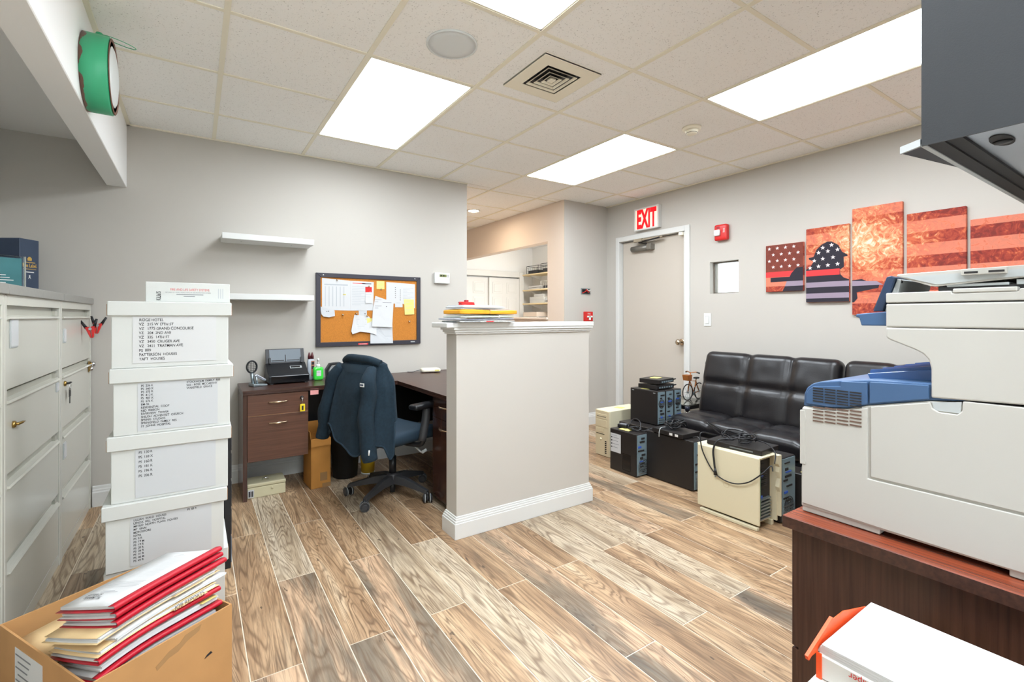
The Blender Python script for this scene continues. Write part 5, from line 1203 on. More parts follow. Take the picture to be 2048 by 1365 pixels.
# ================================================================= SOFA
sf = thing('futon_sofa', 'black tufted leather futon sofa against door wall', 'sofa', (2.95, -0.75, 0))
SY1, SY0 = 0.205, -1.72
def seam_groove(v, seams, w_=0.035): return sum(math.exp(-((v-s)/w_)**2) for s in seams)
def cushion(name, x0, x1, y0, y1, z0, z1, ys, us, M4=None, depth=0.022, r=0.055, n=(10, 44, 5)):
    # padded block; ys seams across, us seams along the upper face (in x)
    q = G()
    def f(p):
        gy = seam_groove(p.y, ys, 0.030); gx = seam_groove(p.x, us, 0.028)
        up = max(0.0, (p.z-(z0+z1)/2)/((z1-z0)/2))
        puff = 0.012*math.sin(PI*(p.x-x0)/(x1-x0))
        p = p.copy(); p.z += up*(puff-depth*min(1.3, gy*0.8+gx*0.8))
        p.z += 0.006*up*noise.noise(Vector((p.x*9, p.y*9, 1.3)))
        e = abs(p.x-(x0+x1)/2)/((x1-x0)/2)
        if e > 0.8: p.x -= math.copysign(0.010*min(1, gy), p.x-(x0+x1)/2)
        return p
    b2 = bmesh.new(); nx, ny, nz = n
    idx = {}
    def vert(i, j, k):
        key = (i, j, k)
        if key not in idx:
            p = Vector((x0+(x1-x0)*i/nx, y0+(y1-y0)*j/ny, z0+(z1-z0)*k/nz)); c = Vector(((x0+x1)/2, (y0+y1)/2, (z0+z1)/2)); h_ = Vector(((x1-x0)/2, (y1-y0)/2, (z1-z0)/2))
            d = p-c; qd = Vector([max(-h_[t]+r, min(h_[t]-r, d[t])) for t in range(3)]); e = d-qd
            if e.length > 1e-9: d = qd+e.normalized()*r
            p = f(d+c)
            idx[key] = q.bm.verts.new(M4 @ p if M4 is not None else p)
        return idx[key]
    for i in range(nx):
        for j in range(ny):
            for k in (0, nz): q.bm.faces.new([vert(i, j, k), vert(i+1, j, k), vert(i+1, j+1, k), vert(i, j+1, k)]).smooth = True
    for i in range(nx):
        for k in range(nz):
            for j in (0, ny): q.bm.faces.new([vert(i, j, k), vert(i+1, j, k), vert(i+1, j, k+1), vert(i, j, k+1)]).smooth = True
    for j in range(ny):
        for k in range(nz):
            for i in (0, nx): q.bm.faces.new([vert(i, j, k), vert(i, j+1, k), vert(i, j+1, k+1), vert(i, j, k+1)]).smooth = True
    bmesh.ops.recalc_face_normals(q.bm, faces=q.bm.faces)
    return wpart(sf, name, q, 'leather')
seams = [-0.10, -0.41, -0.70, -1.0, -1.22, -1.48]
cushion('seat_cushion', 2.585, 3.10, SY0, SY1+0.01, 0.285, 0.435, [-0.13, -0.46, -0.80, -1.12, -1.42], [2.80], n=(30, 110, 8), depth=0.026)
# reclined back, in two sections: upper face of a block swung up
ang = math.radians(76)
for (ya, yb, ss) in ((-0.845, SY1, [-0.19, -0.52]), (SY0, -0.862, [-1.15, -1.45])):
    Mb = T3(3.075, 0, 0.375) @ R3('Y', -ang)
    cushion('back_cushion', 0.0, 0.565, ya, yb, 0.0, 0.135, ss, [0.285], M4=Mb, n=(30, 64, 8), depth=0.024)
def srow(pts): return G().tube(pts, 0.0016, 5)
# stitched seam lines on the back
def bk(x, y, h=0.137): return (T3(3.075, 0, 0.375) @ R3('Y', -ang)) @ Vector((x, y, h))
for yy in (-0.19, -0.52):
    for dy in (-0.008, 0.008):
        wpart(sf, 'stitching', srow([bk(0.03+0.5*k/20, yy+dy, 0.140-0.0215+0.010*math.sin(PI*(0.03+0.5*k/20)/0.565)-0.020*math.exp(-(((0.03+0.5*k/20)-0.285)/0.028)**2)) for k in range(21)]), 'leather_seam')
wpart(sf, 'base_frame', G().box(2.63, 3.10, SY0+0.05, SY1-0.04, 0.215, 0.29, 0.01), 'black_plastic')
for (x, y) in ((2.66, SY1-0.09), (3.02, SY1-0.09), (2.66, SY0+0.1), (3.02, SY0+0.1)):
    wpart(sf, 'leg', G().lathe([(0.022, 0), (0.018, 0.01), (0.022, 0.22)], (x, y, 0), 'z', 14), 'chrome')

# ================================================================= SIDE TABLE AND ORNAMENTS
t = thing('glass_side_table', 'glass-topped chrome side table between door and sofa', 'side table', (3.19, 0.47, 0))
TX0, TX1, TY0, TY1, TZ = 2.965, 3.365, 0.30, 0.70, 0.455
wpart(t, 'glass_top', G().box(TX0, TX1, TY0, TY1, TZ-0.008, TZ, 0.002), 'glass')
wpart(t, 'rim', G().box(TX0+0.01, TX1-0.01, TY0+0.004, TY0+0.016, TZ-0.04, TZ-0.009).box(TX0+0.01, TX1-0.01, TY1-0.016, TY1-0.004, TZ-0.04, TZ-0.009).box(TX1-0.016, TX1-0.004, TY0+0.01, TY1-0.01, TZ-0.04, TZ-0.009).box(TX0+0.004, TX0+0.016, TY0+0.01, TY1-0.01, TZ-0.04, TZ-0.009), 'black_gloss')
for (x, y) in ((TX0+0.016, TY0+0.016), (TX1-0.016, TY0+0.016), (TX0+0.016, TY1-0.016), (TX1-0.016, TY1-0.016)):
    lg = wpart(t, 'leg', G().cyl((x, y, 0), (x, y, TZ-0.041), 0.014, 16), 'chrome')
    wpart(t, 'corner_cap', G().cyl((x, y, TZ-0.05), (x, y, TZ-0.009), 0.02, 18), mat('cap_navy', (40, 44, 60), 0.3), lg)
# ornamental bicycle
bt = thing('bicycle_figurine', 'small copper wire bicycle figurine with basket on side table', 'figurine', (3.27, 0.455, TZ+0.0005), 3.15)
def hoop(cx, cz, r, tube, n=32): return [(cx+r*math.cos(a), 0, cz+r*math.sin(a)) for a in [2*PI*k/n for k in range(n+1)]]
R_ = 0.075; WB = 0.088
for sx in (-WB, WB):
    wh = obj('wheel_rim', G().tube(hoop(sx, R_+0.004, R_, 0.004), 0.005, 8), 'slot_dark', bt)
    q = G()
    for k in range(8): a = k*PI/4; q.tube([(sx, 0, R_+0.004), (sx+R_*math.cos(a), 0, R_+0.004+R_*math.sin(a))], 0.0012, 4)
    obj('spokes', q.cyl((sx, -0.008, R_+0.004), (sx, 0.008, R_+0.004), 0.008, 10), 'steel', wh)
obj('frame', G().tube([(-WB, 0, R_), (-0.01, 0, R_-0.012), (0.055, 0, 0.185), (-0.04, 0, 0.175), (-WB, 0, R_)], 0.005, 8).tube([(-0.01, 0, R_-0.012), (-0.045, 0, 0.20)], 0.005, 8).tube([(WB, 0, R_), (0.05, 0, 0.215), (0.045, 0, 0.26)], 0.0055, 8), 'copper', bt)
obj('handlebar', G().tube([(0.02, -0.062, 0.262), (0.03, -0.045, 0.27), (0.045, 0, 0.262), (0.03, 0.045, 0.27), (0.02, 0.062, 0.262)], 0.004, 8, smooth=4), 'copper', bt)
obj('grip', G().tube([(0.025, -0.05, 0.268), (0.008, -0.075, 0.26)], 0.007, 8).tube([(0.025, 0.05, 0.268), (0.008, 0.075, 0.26)], 0.007, 8), 'slot_dark', bt)
obj('saddle', G().rbox(-0.075, -0.02, -0.018, 0.018, 0.198, 0.214, 0.007, 4), 'slot_dark', bt)
obj('basket', G().prism([(0.07, 0.19), (0.115, 0.19), (0.13, 0.245), (0.06, 0.245)], 'y', -0.032, 0.032, 0.004), 'copper', bt)
obj('pedals', G().tube([(-0.03, -0.03, 0.05), (-0.012, -0.012, R_-0.012), (0.004, 0.012, R_-0.012), (0.02, 0.032, 0.09)], 0.004, 6).cyl((-0.01, -0.004, R_-0.012), (-0.01, 0.004, R_-0.012), 0.02, 14), 'steel', bt)
obj('kickstand', G().tube([(-0.02, -0.005, R_-0.02), (-0.03, -0.06, 0.002)], 0.003, 6).tube([(-0.02, 0.005, R_-0.02), (0.01, 0.05, 0.002)], 0.003, 6), 'slot_dark', bt)
t = thing('red_figurine', 'small red and tan ornament half hidden behind sofa back', 'figurine', (3.315, 0.328, TZ+0.0005))
obj('body', G().lathe([(0.0, 0.0), (0.022, 0.0), (0.026, 0.03), (0.024, 0.25), (0, 0.255)], seg=18), 'copper', t)
obj('red_cap', G().lathe([(0.027, 0.245), (0.03, 0.27), (0.02, 0.30), (0.006, 0.315), (0, 0.316)], seg=18), 'red_alarm', t)
obj('wire_curl', G().tube([(0, 0, 0.31), (0.0, 0.01, 0.34), (0.0, 0.028, 0.345), (0.0, 0.02, 0.375), (0.0, -0.005, 0.378)], 0.004, 6, smooth=5), 'slot_dark', t)

# ================================================================= OLD COMPUTERS
def rear_panel(t, x0, x1, y, z0, z1, sub=None, m='steel_blue', fan=True, slots=5, seed=0):
    rr = random.Random(seed); w_, h_ = x1-x0, z1-z0
    p = obj('rear_panel', G().box(x0+0.006, x1-0.006, y-0.004, y, z0+0.008, z1-0.008), m, t)
    if fan and w_ > 0.09:
        cz = z0+h_*0.25 if seed % 2 else z0+h_*0.62; r = min(w_*0.36, 0.05); q = G()
        for k in range(4): q.tube([(x0+w_/2+r*(k+1)/4*math.cos(a), y-0.005, cz+r*(k+1)/4*math.sin(a)) for a in [2*PI*i/20 for i in range(21)]], 0.0022, 4)
        obj('fan_guard', q, 'slot_dark', p)
        obj('fan_hub', G().lathe([(r*0.3, -0.004), (r*0.25, -0.006), (0, -0.0065)], (x0+w_/2, y, cz), 'y', 14), 'steel', p)
    n = 0
    z = z1-0.03
    while z > z0+0.05 and n < 9:
        wd = rr.uniform(0.2, 0.55)*w_; xa = x0+0.012+rr.uniform(0, 0.3)*w_; hh_ = rr.uniform(0.006, 0.016)
        obj('port', G().box(xa, min(xa+wd, x1-0.01), y-0.008, y-0.003, z-hh_, z), 'port_blue' if n % 4 == 2 else 'slot_dark', p); z -= hh_+rr.uniform(0.006, 0.03); n += 1
    for k in range(slots): obj('slot_cover', G().box(x0+w_*0.12, x1-w_*0.15, y-0.007, y-0.003, z0+0.018+k*0.018, z0+0.028+k*0.018), 'steel', p)
    return p
GR = 'discarded desktop computers by the sofa'
def tower(lab, x0, x1, y0, y1, h_, m='tower_black', rear=True, seed=0, group=GR, z0=0.0, name='computer_tower'):
    t = thing(name, lab, 'computer', ((x0+x1)/2, (y0+y1)/2, z0), group=group); a, b = (x1-x0)/2, (y1-y0)/2
    obj('case', G().box(-a, a, -b, b, 0.004, h_, 0.004, 1), m, t)
    obj('feet', G().box(-a+0.01, a-0.01, -b+0.02, -b+0.05, 0, 0.006).box(-a+0.01, a-0.01, b-0.05, b-0.02, 0, 0.006), 'slot_dark', t)
    obj('side_panel_edge', G().box(-a-0.0012, -a, -b+0.008, b-0.008, 0.012, h_-0.01), m, t)
    if rear: rear_panel(t, -a, a, -b, 0.006, h_, seed=seed, slots=5 if h_ > 0.3 else 3)
    return t
def note(x, y, z, lab, sx=0.04, sy=0.04, rot=0.3):
    o = obj('sticky_note', G().box(-sx, sx, -sy, sy, 0, 0.0008), 'yellow_note'); o.location = (x, y, z); o.rotation_euler = (0, 0, rot); tag(o, lab, 'note', 'yellow notes on old computers')
# far beige tower
t = tower('beige desktop tower with drive bays, beside passage wall', 2.35, 2.78, 0.645, 0.815, 0.41, 'tower_beige', rear=False)
fx = -0.2155
obj('front_bezel', G().box(fx-0.012, fx, -0.083, 0.083, 0.004, 0.408, 0.004), 'tower_beige_front', t)
fx -= 0.012
for (za, zb, ya, yb) in ((0.335, 0.375, -0.06, 0.072), (0.262, 0.325, -0.06, 0.072), (0.215, 0.252, -0.02, 0.072)):
    obj('drive_bay', G().box(fx-0.003, fx, ya, yb, za, zb, 0.001), 'tower_beige_front', t)
obj('drive_slot', G().box(fx-0.0036, fx-0.002, -0.05, 0.06, 0.352, 0.356), 'slot_dark', t)
obj('drive_slot', G().box(fx-0.001, fx+0.001, -0.03, 0.07, 0.195, 0.200), 'slot_dark', t)
obj('power_button', G().lathe([(0.012, 0), (0.011, -0.004), (0, -0.005)], (fx, 0.015, 0.15), 'x', 16), 'tower_beige', t)
q = G()
for k in range(7): q.box(fx-0.001, fx+0.001, -0.055, -0.035, 0.03+k*0.017, 0.04+k*0.017)
obj('vent_slots', q, 'slot_dark', t)
note(2.56, 0.73, 0.4105, 'yellow note on far beige tower top', 0.035, 0.04)
# black tower with paper label
t = tower('black desktop tower with white paper sheet on its side', 2.14, 2.285, 0.165, 0.443, 0.335, seed=1)
ps = obj('spec_sheet', G().box(-0.0755, -0.0745, 0.02, 0.128, 0.15, 0.30), 'paper', t)
for k in range(4):
    obj('sheet_icon', G().box(-0.0762, -0.0756, 0.11, 0.122, 0.262-k*0.026, 0.272-k*0.026), 'ink', ps); obj('sheet_line', G().box(-0.0762, -0.0756, 0.04+0.01*(k % 2), 0.10, 0.266-k*0.026, 0.269-k*0.026), 'ink_grey', ps)
obj('sheet_title', G().box(-0.0762, -0.0756, 0.06, 0.122, 0.283, 0.289), 'ink_light', ps)
obj('side_patch', G().box(-0.0745, -0.0735, -0.08, 0.0, 0.03, 0.16, 0.002), 'black_gloss', t)
note(2.205, 0.33, 0.3352, 'yellow note on black tower with paper sheet', 0.035, 0.05, 0.1)
# big black tower
t = tower('large plain black desktop tower beside beige tower', 2.25, 2.43, -0.255, 0.161, 0.358, seed=2)
# support tower and the three slim desktops on it
t = tower('black desktop case under three upright slim computers', 2.36, 2.80, 0.235, 0.55, 0.345, seed=4)
for k in range(3):
    lab = ['slim black computer standing upright, wide bare side showing', 'slim black computer standing upright between two others', 'slim black computer standing upright nearest the side table'][k]
    t = tower(lab, 2.475+k*0.108, 2.573+k*0.108, 0.238, 0.525, 0.285, seed=6+2*k, z0=0.3455, name='slim_computer', group='upright slim computers')
    if k == 0:
        for yy in (-0.125, 0.10): obj('maker_badge', G().box(-0.0506, -0.05, yy, yy+0.022, 0.265, 0.271), 'printer_grey', t)
note(2.55, 0.40, 0.6312, 'yellow note on first upright slim computer', 0.05, 0.04, 0.2)
# two flat mini computers on top
for k in range(2):
    t = thing('mini_computer', ['flat black mini computer under another, on slim computers', 'flat black mini computer with yellow note, topmost of computer pile'][k], 'computer', (2.64, 0.37-0.005*k, 0.633+k*0.048), 0.12*(k-0.5)+0.1, 'flat mini computers')
    obj('case', G().box(-0.13, 0.11, -0.09, 0.10, 0.003, 0.038, 0.003), 'tower_black', t)
    obj('feet', G().box(-0.1, -0.08, -0.07, 0.08, 0, 0.004).box(0.07, 0.09, -0.07, 0.08, 0, 0.004), 'slot_dark', t)
    obj('rear_ports', G().box(-0.11, 0.09, -0.093, -0.089, 0.008, 0.032), 'slot_dark', t)
    q = G()
    for i in range(6): q.box(-0.1+i*0.032, -0.082+i*0.032, -0.095, -0.092, 0.012, 0.024)
    obj('port_blocks', q, 'steel_blue', t)
    obj('antenna', G().tube([(0.09, -0.09, 0.025), (0.13, -0.095, 0.028)], 0.006, 8), 'black_plastic', t)
note(2.625, 0.375, 0.7205, 'yellow note on topmost mini computer', 0.05, 0.035, 0.25)
# near beige tower, rotated slightly
BN = thing('computer_tower', 'large beige desktop tower with open rear and draped cable', 'computer', (2.115, -0.64, 0), 0.0, GR)
a, b, hb = 0.088, 0.205, 0.425
obj('case', G().box(-a+0.006, a, -b+0.03, b, 0.03, hb-0.004, 0.004).box(a-0.012, a, -b-0.01, -b+0.03, 0.03, hb-0.01), 'tower_beige', BN)
sp = obj('side_panel', G().box(-a-0.006, -a+0.008, -b, b-0.006, 0.028, hb, 0.008, 3), 'tower_beige', BN)
obj('round_emblem', G().tube([(-a-0.0065, 0.0+0.018*math.cos(k*PI/10), 0.215+0.018*math.sin(k*PI/10)) for k in range(21)], 0.0012, 5), 'tower_beige_front', sp)
obj('foot_strip', G().box(-a-0.014, -a+0.012, -b+0.01, b-0.03, 0.0, 0.018, 0.003), 'tower_beige', BN)
obj('foot_strip', G().box(a-0.03, a-0.004, -b+0.01, b-0.03, 0.0, 0.03, 0.003), 'tower_beige', BN)
obj('top_rim', G().box(-a+0.002, a+0.002, -b-0.006, b, hb-0.004, hb+0.004, 0.003), 'tower_beige', BN)
rp = rear_panel(BN, -a+0.012, a-0.014, -b+0.03, 0.04, hb-0.02, m='slot_dark', seed=3, slots=7)
obj('circuit_board', G().box(-a+0.014, -a+0.02, -b+0.006, -b+0.028, 0.08, hb-0.08), 'pcb_green', rp)
q = G()
for k in range(7): q.box(-a+0.022, a-0.03, -b+0.012, -b+0.026, 0.05+k*0.019, 0.058+k*0.019)
obj('expansion_bracket', q, 'steel', rp)
q = G()
for k in range(9): q.tube([(-0.005+0.034*math.cos(t_), -b+0.022, 0.29+(-0.045+0.0112*k)) for t_ in (PI, 0)], 0.0028, 5)
obj('fan_grille', q, 'slot_dark', rp)
obj('jagged_bezel', G().prism([(a-0.004, 0.06), (a+0.006, 0.06), (a+0.006, hb), (a-0.035, hb), (a-0.03, hb-0.05), (a-0.014, hb-0.07), (a-0.02, hb-0.10), (a-0.008, hb-0.14), (a-0.02, hb-0.19), (a-0.008, hb-0.22)], 'y', -b-0.03, -b-0.006), 'tower_beige', BN)
# black tower hidden behind it, and the one by the printer
tower('black tower squeezed behind the near beige tower', 2.235, 2.40, -0.86, -0.44, 0.395, seed=9)
t = tower('plain black tower standing partly under sofa edge', 2.425, 2.575, -1.18, -0.775, 0.272, seed=10)
note(2.50, -0.90, 0.2722, 'yellow note on black tower under sofa edge', 0.03, 0.04, 0.0)
# flat black case and cables on the near towers
t = thing('slim_computer', 'flat black slim computer lying on near beige tower', 'computer', (2.16, -0.66, 0.4295), 0.06)
obj('case', G().box(-0.11, 0.11, -0.17, 0.17, 0.003, 0.032, 0.003), 'tower_black', t); obj('feet', G().box(-0.08, -0.06, -0.14, 0.14, 0, 0.004).box(0.05, 0.07, -0.14, 0.14, 0, 0.004), 'slot_dark', t)
obj('drive_slot', G().box(-0.1108, -0.11, -0.12, 0.02, 0.012, 0.018), 'steel', t)
t = thing('slim_computer', 'flat black slim computer on large plain black tower', 'computer', (2.335, -0.045, 0.3585), -0.04)
obj('case', G().box(-0.10, 0.10, -0.14, 0.14, 0.003, 0.036, 0.003), 'tower_black', t); obj('feet', G().box(-0.08, -0.06, -0.12, 0.12, 0, 0.004).box(0.05, 0.07, -0.12, 0.12, 0, 0.004), 'slot_dark', t)
for yy in (-0.05, -0.1): obj('port_label', G().box(-0.1008, -0.1, yy, yy+0.028, 0.010, 0.028), 'white_ink', t)
def cable(lab, pts, r=0.0042, m='black_plastic', extra=None, name='power_cable'):
    c = Vector(pts[0]); o = obj(name, G().tube([Vector(p)-c for p in pts], r, 7, smooth=7), m); o.location = c
    return tag(o, lab, 'cable', 'loose cables on old computers')
def coil(c, r, n, seed, h_=0.03, turns=3.0, sq=0.6):
    rr = random.Random(seed); return [(c[0]+r*(0.7+0.3*rr.random())*math.cos(2*PI*turns*k/n), c[1]+r*sq*(0.7+0.5*rr.random())*math.sin(2*PI*turns*k/n), c[2]+h_*rr.random()) for k in range(n)]
fxn = 2.115-0.088-0.014
cable('black power cable drooping in loop over near beige tower side', [(2.13, -0.52, 0.475), (2.03, -0.47, 0.50), (fxn-0.006, -0.475, 0.45), (fxn-0.008, -0.50, 0.37), (fxn-0.008, -0.575, 0.27), (fxn-0.008, -0.68, 0.24), (fxn-0.008, -0.78, 0.27), (fxn+0.0, -0.86, 0.34), (2.07, -0.885, 0.385), (2.06, -0.90, 0.36)], 0.0038)
cable('thick black cable hanging down the near beige tower front', [(2.10, -0.64, 0.48), (2.035, -0.585, 0.475), (fxn-0.006, -0.565, 0.42), (fxn-0.010, -0.572, 0.34), (fxn-0.010, -0.578, 0.295)], 0.006)
t = thing('cable_plug', 'black plug hanging on near beige tower side', 'plug', (fxn-0.010, -0.578, 0.292))
obj('plug_body', G().tube([(0, 0, 0.01), (0, -0.004, -0.03)], [0.006, 0.012], 10), 'black_plastic', t); obj('prongs', G().box(-0.004, -0.002, -0.006, 0.0, -0.045, -0.03).box(0.002, 0.004, -0.006, 0.0, -0.045, -0.03), 'steel', t)
cable('tangled black cable heap on flat computer, near tower', coil((2.15, -0.70, 0.475), 0.075, 26, 3, 0.035), 0.0045)
cable('second tangled cable loop on flat computer, near tower', coil((2.17, -0.62, 0.475), 0.085, 22, 5, 0.04, 2.4, 0.9), 0.004)
cable('stiff black cable loop rising beside sofa seat', [(2.20, -0.56, 0.475), (2.10, -0.48, 0.55), (2.05, -0.50, 0.56), (2.09, -0.56, 0.50), (2.18, -0.60, 0.475), (2.18, -0.78, 0.485), (2.12, -0.88, 0.46), (2.08, -0.90, 0.40)], 0.0035)
cable('coiled black cables heaped on flat case, large black tower', coil((2.34, -0.02, 0.405), 0.07, 28, 8, 0.05, 4.0, 0.8), 0.006)
cable('second coil of cables on flat case, large black tower', coil((2.345, -0.07, 0.41), 0.06, 22, 11, 0.06, 3.0, 0.9), 0.0055)
cable('grey connector cable hanging from flat case front', [(2.31, 0.03, 0.40), (2.245, 0.02, 0.405), (2.226, 0.02, 0.38), (2.225, 0.022, 0.34)], 0.003, 'printer_grey')
cable('black adapter cable winding over tower with paper sheet', [(2.20, 0.24, 0.345), (2.24, 0.34, 0.345), (2.30, 0.33, 0.41), (2.29, 0.26, 0.40), (2.24, 0.20, 0.345), (2.30, 0.14, 0.37), (2.36, 0.12, 0.37)], 0.0045)
cable('second adapter cable on tower with paper sheet', coil((2.235, 0.26, 0.342), 0.045, 16, 21, 0.02, 2.0, 1.1), 0.004)
t = thing('power_adapter', 'black power adapter brick on tower with paper sheet', 'adapter', (2.235, 0.385, 0.3365), 0.3)
obj('brick', G().rbox(-0.03, 0.03, -0.04, 0.04, 0, 0.03, 0.006, 4), 'black_plastic', t); obj('label', G().box(-0.02, 0.02, -0.03, 0.03, 0.0302, 0.0308), 'ink_grey', t)
cable('grey cable dropping between the two large towers', [(2.30, -0.22, 0.375), (2.24, -0.30, 0.40), (2.20, -0.36, 0.36), (2.20, -0.385, 0.26), (2.21, -0.385, 0.12), (2.22, -0.38, 0.01)], 0.0045, 'dark_grey_plastic')
# ================================================================= PRINTER SIDE
lf = thing('lateral_file', 'dark espresso lateral file cabinet carrying the printer', 'file cabinet', (0.95, -1.97, 0))
wpart(lf, 'top', G().box(0.522, 1.45, -2.23, -1.708, 0.72, 0.7495, 0.002, 1), 'cherry_top')
wpart(lf, 'top_edge', G().box(0.5215, 0.5222, -2.23, -1.708, 0.7205, 0.7475), 'espresso')
wpart(lf, 'case', G().box(0.545, 1.43, -2.22, -1.735, 0.02, 0.72), 'espresso_v')
wpart(lf, 'plinth', G().box(0.56, 1.42, -2.2, -1.75, 0.0, 0.02), 'slot_dark')
for (z0, z1) in ((0.418, 0.716), (0.03, 0.412)):
    d = wpart(lf, 'drawer', G().box(0.547, 1.428, -1.735, -1.719, z0, z1, 0.001, 1), 'espresso_v')
    wpart(lf, 'handle', G().tube([(0.9+0.07*u, -1.719+0.0-0.0+0.024*(1-u*u), z1-0.06) for u in [-1+k/6 for k in range(13)]], 0.005, 8), 'gold_handle', d)

pr_ = thing('office_printer', 'large white and blue multifunction printer on lateral file', 'printer', (0.84, -1.98, 0.7505))
X0, X1 = 0.583, 1.075; YE = -2.245
# lower body with blue shoulder
body = [(-1.722, 0.762), (-1.722, 0.862), (-1.7235, 0.868), (-1.7235, 1.012), (-1.727, 1.020), (-1.786, 1.024), (-1.823, 1.029), (-1.867, 1.044), (-1.977, 1.071), (YE, 1.085), (YE, 0.762)]
wpart(pr_, 'lower_body', G().prism(body, 'x', X0+0.004, X1, 0.004), 'printer_white')
wpart(pr_, 'base_rail', G().box(X0+0.006, X1, -1.888, -1.724, 0.751, 0.766, 0.002).box(X0+0.006, X1, YE, -2.092, 0.751, 0.766, 0.002).box(X0+0.03, X1, -2.092, -1.888, 0.755, 0.766), 'printer_white')
blue = [(-1.727, 1.0205), (-1.729, 1.053), (-1.735, 1.068), (-1.748, 1.080), (-1.765, 1.087), (-1.81, 1.095), (-1.868, 1.103), (-1.977, 1.108), (-2.03, 1.108), (-2.03, 1.078), (-1.977, 1.0715), (-1.867, 1.0445), (-1.823, 1.0295), (-1.786, 1.0245)]
bs = wpart(pr_, 'blue_shoulder', G().prism(blue, 'x', X0+0.006, X1-0.004, 0.003), 'printer_blue')
# side doors: proud panels with shadow gaps
wpart(pr_, 'side_door', G().prism([(-1.8725, 0.8795), (-1.8725, 1.042), (-1.977, 1.068), (-1.981, 1.056), (-1.992, 1.0495), (-2.02, 1.0495), (-2.027, 1.058), (-2.028, 1.078), (YE+0.003, 1.080), (YE+0.003, 0.8795)], 'x', X0, X0+0.01, 0.002), 'printer_white')
wpart(pr_, 'side_skirt', G().prism([(-1.726, 0.772), (-1.7265, 1.016), (-1.786, 1.0195), (-1.823, 1.0245), (-1.8665, 1.0385), (-1.8665, 0.8745), (YE+0.003, 0.8745), (YE+0.003, 0.768), (-2.092, 0.766), (-1.88, 0.768)], 'x', X0, X0+0.01, 0.002), 'printer_white')
wpart(pr_, 'handle_recess', G().prism([(-1.983, 1.052), (-2.024, 1.052), (-2.026, 1.076), (-1.980, 1.068)], 'x', X0+0.002, X0+0.0045), 'printer_grey')
wpart(pr_, 'corner_cover', G().prism([(-1.7215, 0.872), (-1.7215, 1.01), (-1.733, 1.01), (-1.736, 0.99), (-1.733, 0.972), (-1.735, 0.872)], 'x', X0-0.001, X0+0.006, 0.001), 'printer_white')
wpart(pr_, 'blue_side', G().prism([(-1.735, 1.0285), (-1.736, 1.055), (-1.742, 1.066), (-1.752, 1.074), (-1.812, 1.082), (-1.813, 1.094), (-1.866, 1.097), (-1.866, 1.047), (-1.823, 1.0325), (-1.786, 1.0275)], 'x', X0, X0+0.008, 0.0015), 'printer_blue', bs)
wpart(pr_, 'blue_side', G().prism([(-1.8705, 1.049), (-1.8705, 1.099), (-1.975, 1.104), (-1.975, 1.0745)], 'x', X0, X0+0.008, 0.0015), 'printer_blue', bs)
# vents
M['vent_brown'] = mat('vent_brown', (104, 82, 70), 0.7)
for (ya, yb, zf, n, m, par) in ((-1.752, -1.858, lambda k: (1.0365+0.0065*k), 6, 'slot_dark', bs), (-1.752, -1.858, lambda k: (0.9865+0.0085*k), 5, 'vent_brown', None)):
    for k in range(n):
        z = zf(k); q = G(); sl_ = 0.0 if par else 0.0
        for s_ in range(4):
            a = ya+(yb-ya)*s_/4; b = ya+(yb-ya)*(s_+1)/4+0.003
            dz = 0.006*(s_/4) if not par else 0.0
            q.box(X0-0.0012, X0+0.001, b, a, z+dz, z+dz+(0.0036 if not par else 0.003))
        wpart(pr_, 'vent_slot', q, m, par)
# back of the output cavity and tray
wpart(pr_, 'cavity_back', G().box(X0+0.08, X1-0.01, -2.03, -1.99, 1.10, 1.225), 'printer_blue_dark')
wpart(pr_, 'cavity_wall', G().box(X1-0.05, X1-0.01, -1.955, -2.0, 1.10, 1.225).box(X1-0.05, X1-0.044, -1.962, -1.955, 1.10, 1.22), 'printer_white')
tr = wpart(pr_, 'output_tray', G().prism([(-1.85, 1.100), (-1.845, 1.112), (-1.995, 1.138), (-2.0, 1.105)], 'x', X0+0.06, X1-0.06, 0.002), 'printer_tray_blue')
q = G()
for k in range(5): q.prism([(-1.845, 1.1115), (-1.847, 1.121), (-1.99, 1.144), (-1.995, 1.137)], 'x', X0+0.075+0.075*k, X0+0.085+0.075*k)
wpart(pr_, 'tray_rib', q, 'printer_tray_blue', tr)
# scanner head on its column
head = [(-1.901, 1.225), (-1.901, 1.2045), (-1.906, 1.199), (-1.953, 1.178), (-1.966, 1.170), (-1.975, 1.158), (-1.979, 1.140), (-1.979, 1.078), (YE, 1.089), (YE, 1.225)]
hd = wpart(pr_, 'scanner_column', G().prism(head, 'x', X0, X0+0.075, 0.003), 'printer_white')
wpart(pr_, 'scanner_column', G().prism(head, 'x', X1-0.045, X1, 0.003), 'printer_white')
wpart(pr_, 'column_back', G().box(X0+0.07, X1-0.04, YE, -2.03, 1.09, 1.225), 'printer_white')
wpart(pr_, 'scanner_body', G().box(X0, X1, YE, -1.901, 1.2265, 1.2785, 0.003), 'printer_white')
wpart(pr_, 'seam', G().box(X0+0.004, X1-0.004, YE+0.002, -1.904, 1.277, 1.282), 'slot_dark')
wpart(pr_, 'scanner_lid', G().prism([(-1.901, 1.281), (-1.901, 1.303), (-2.01, 1.3035), (-2.012, 1.298), (-2.105, 1.2985), (-2.107, 1.304), (YE, 1.304), (YE, 1.281)], 'x', X0, X1, 0.002), 'printer_white')
wpart(pr_, 'lid_latch', G().box(X0-0.001, X0+0.03, -2.104, -2.013, 1.2985, 1.3075, 0.002), 'printer_white')
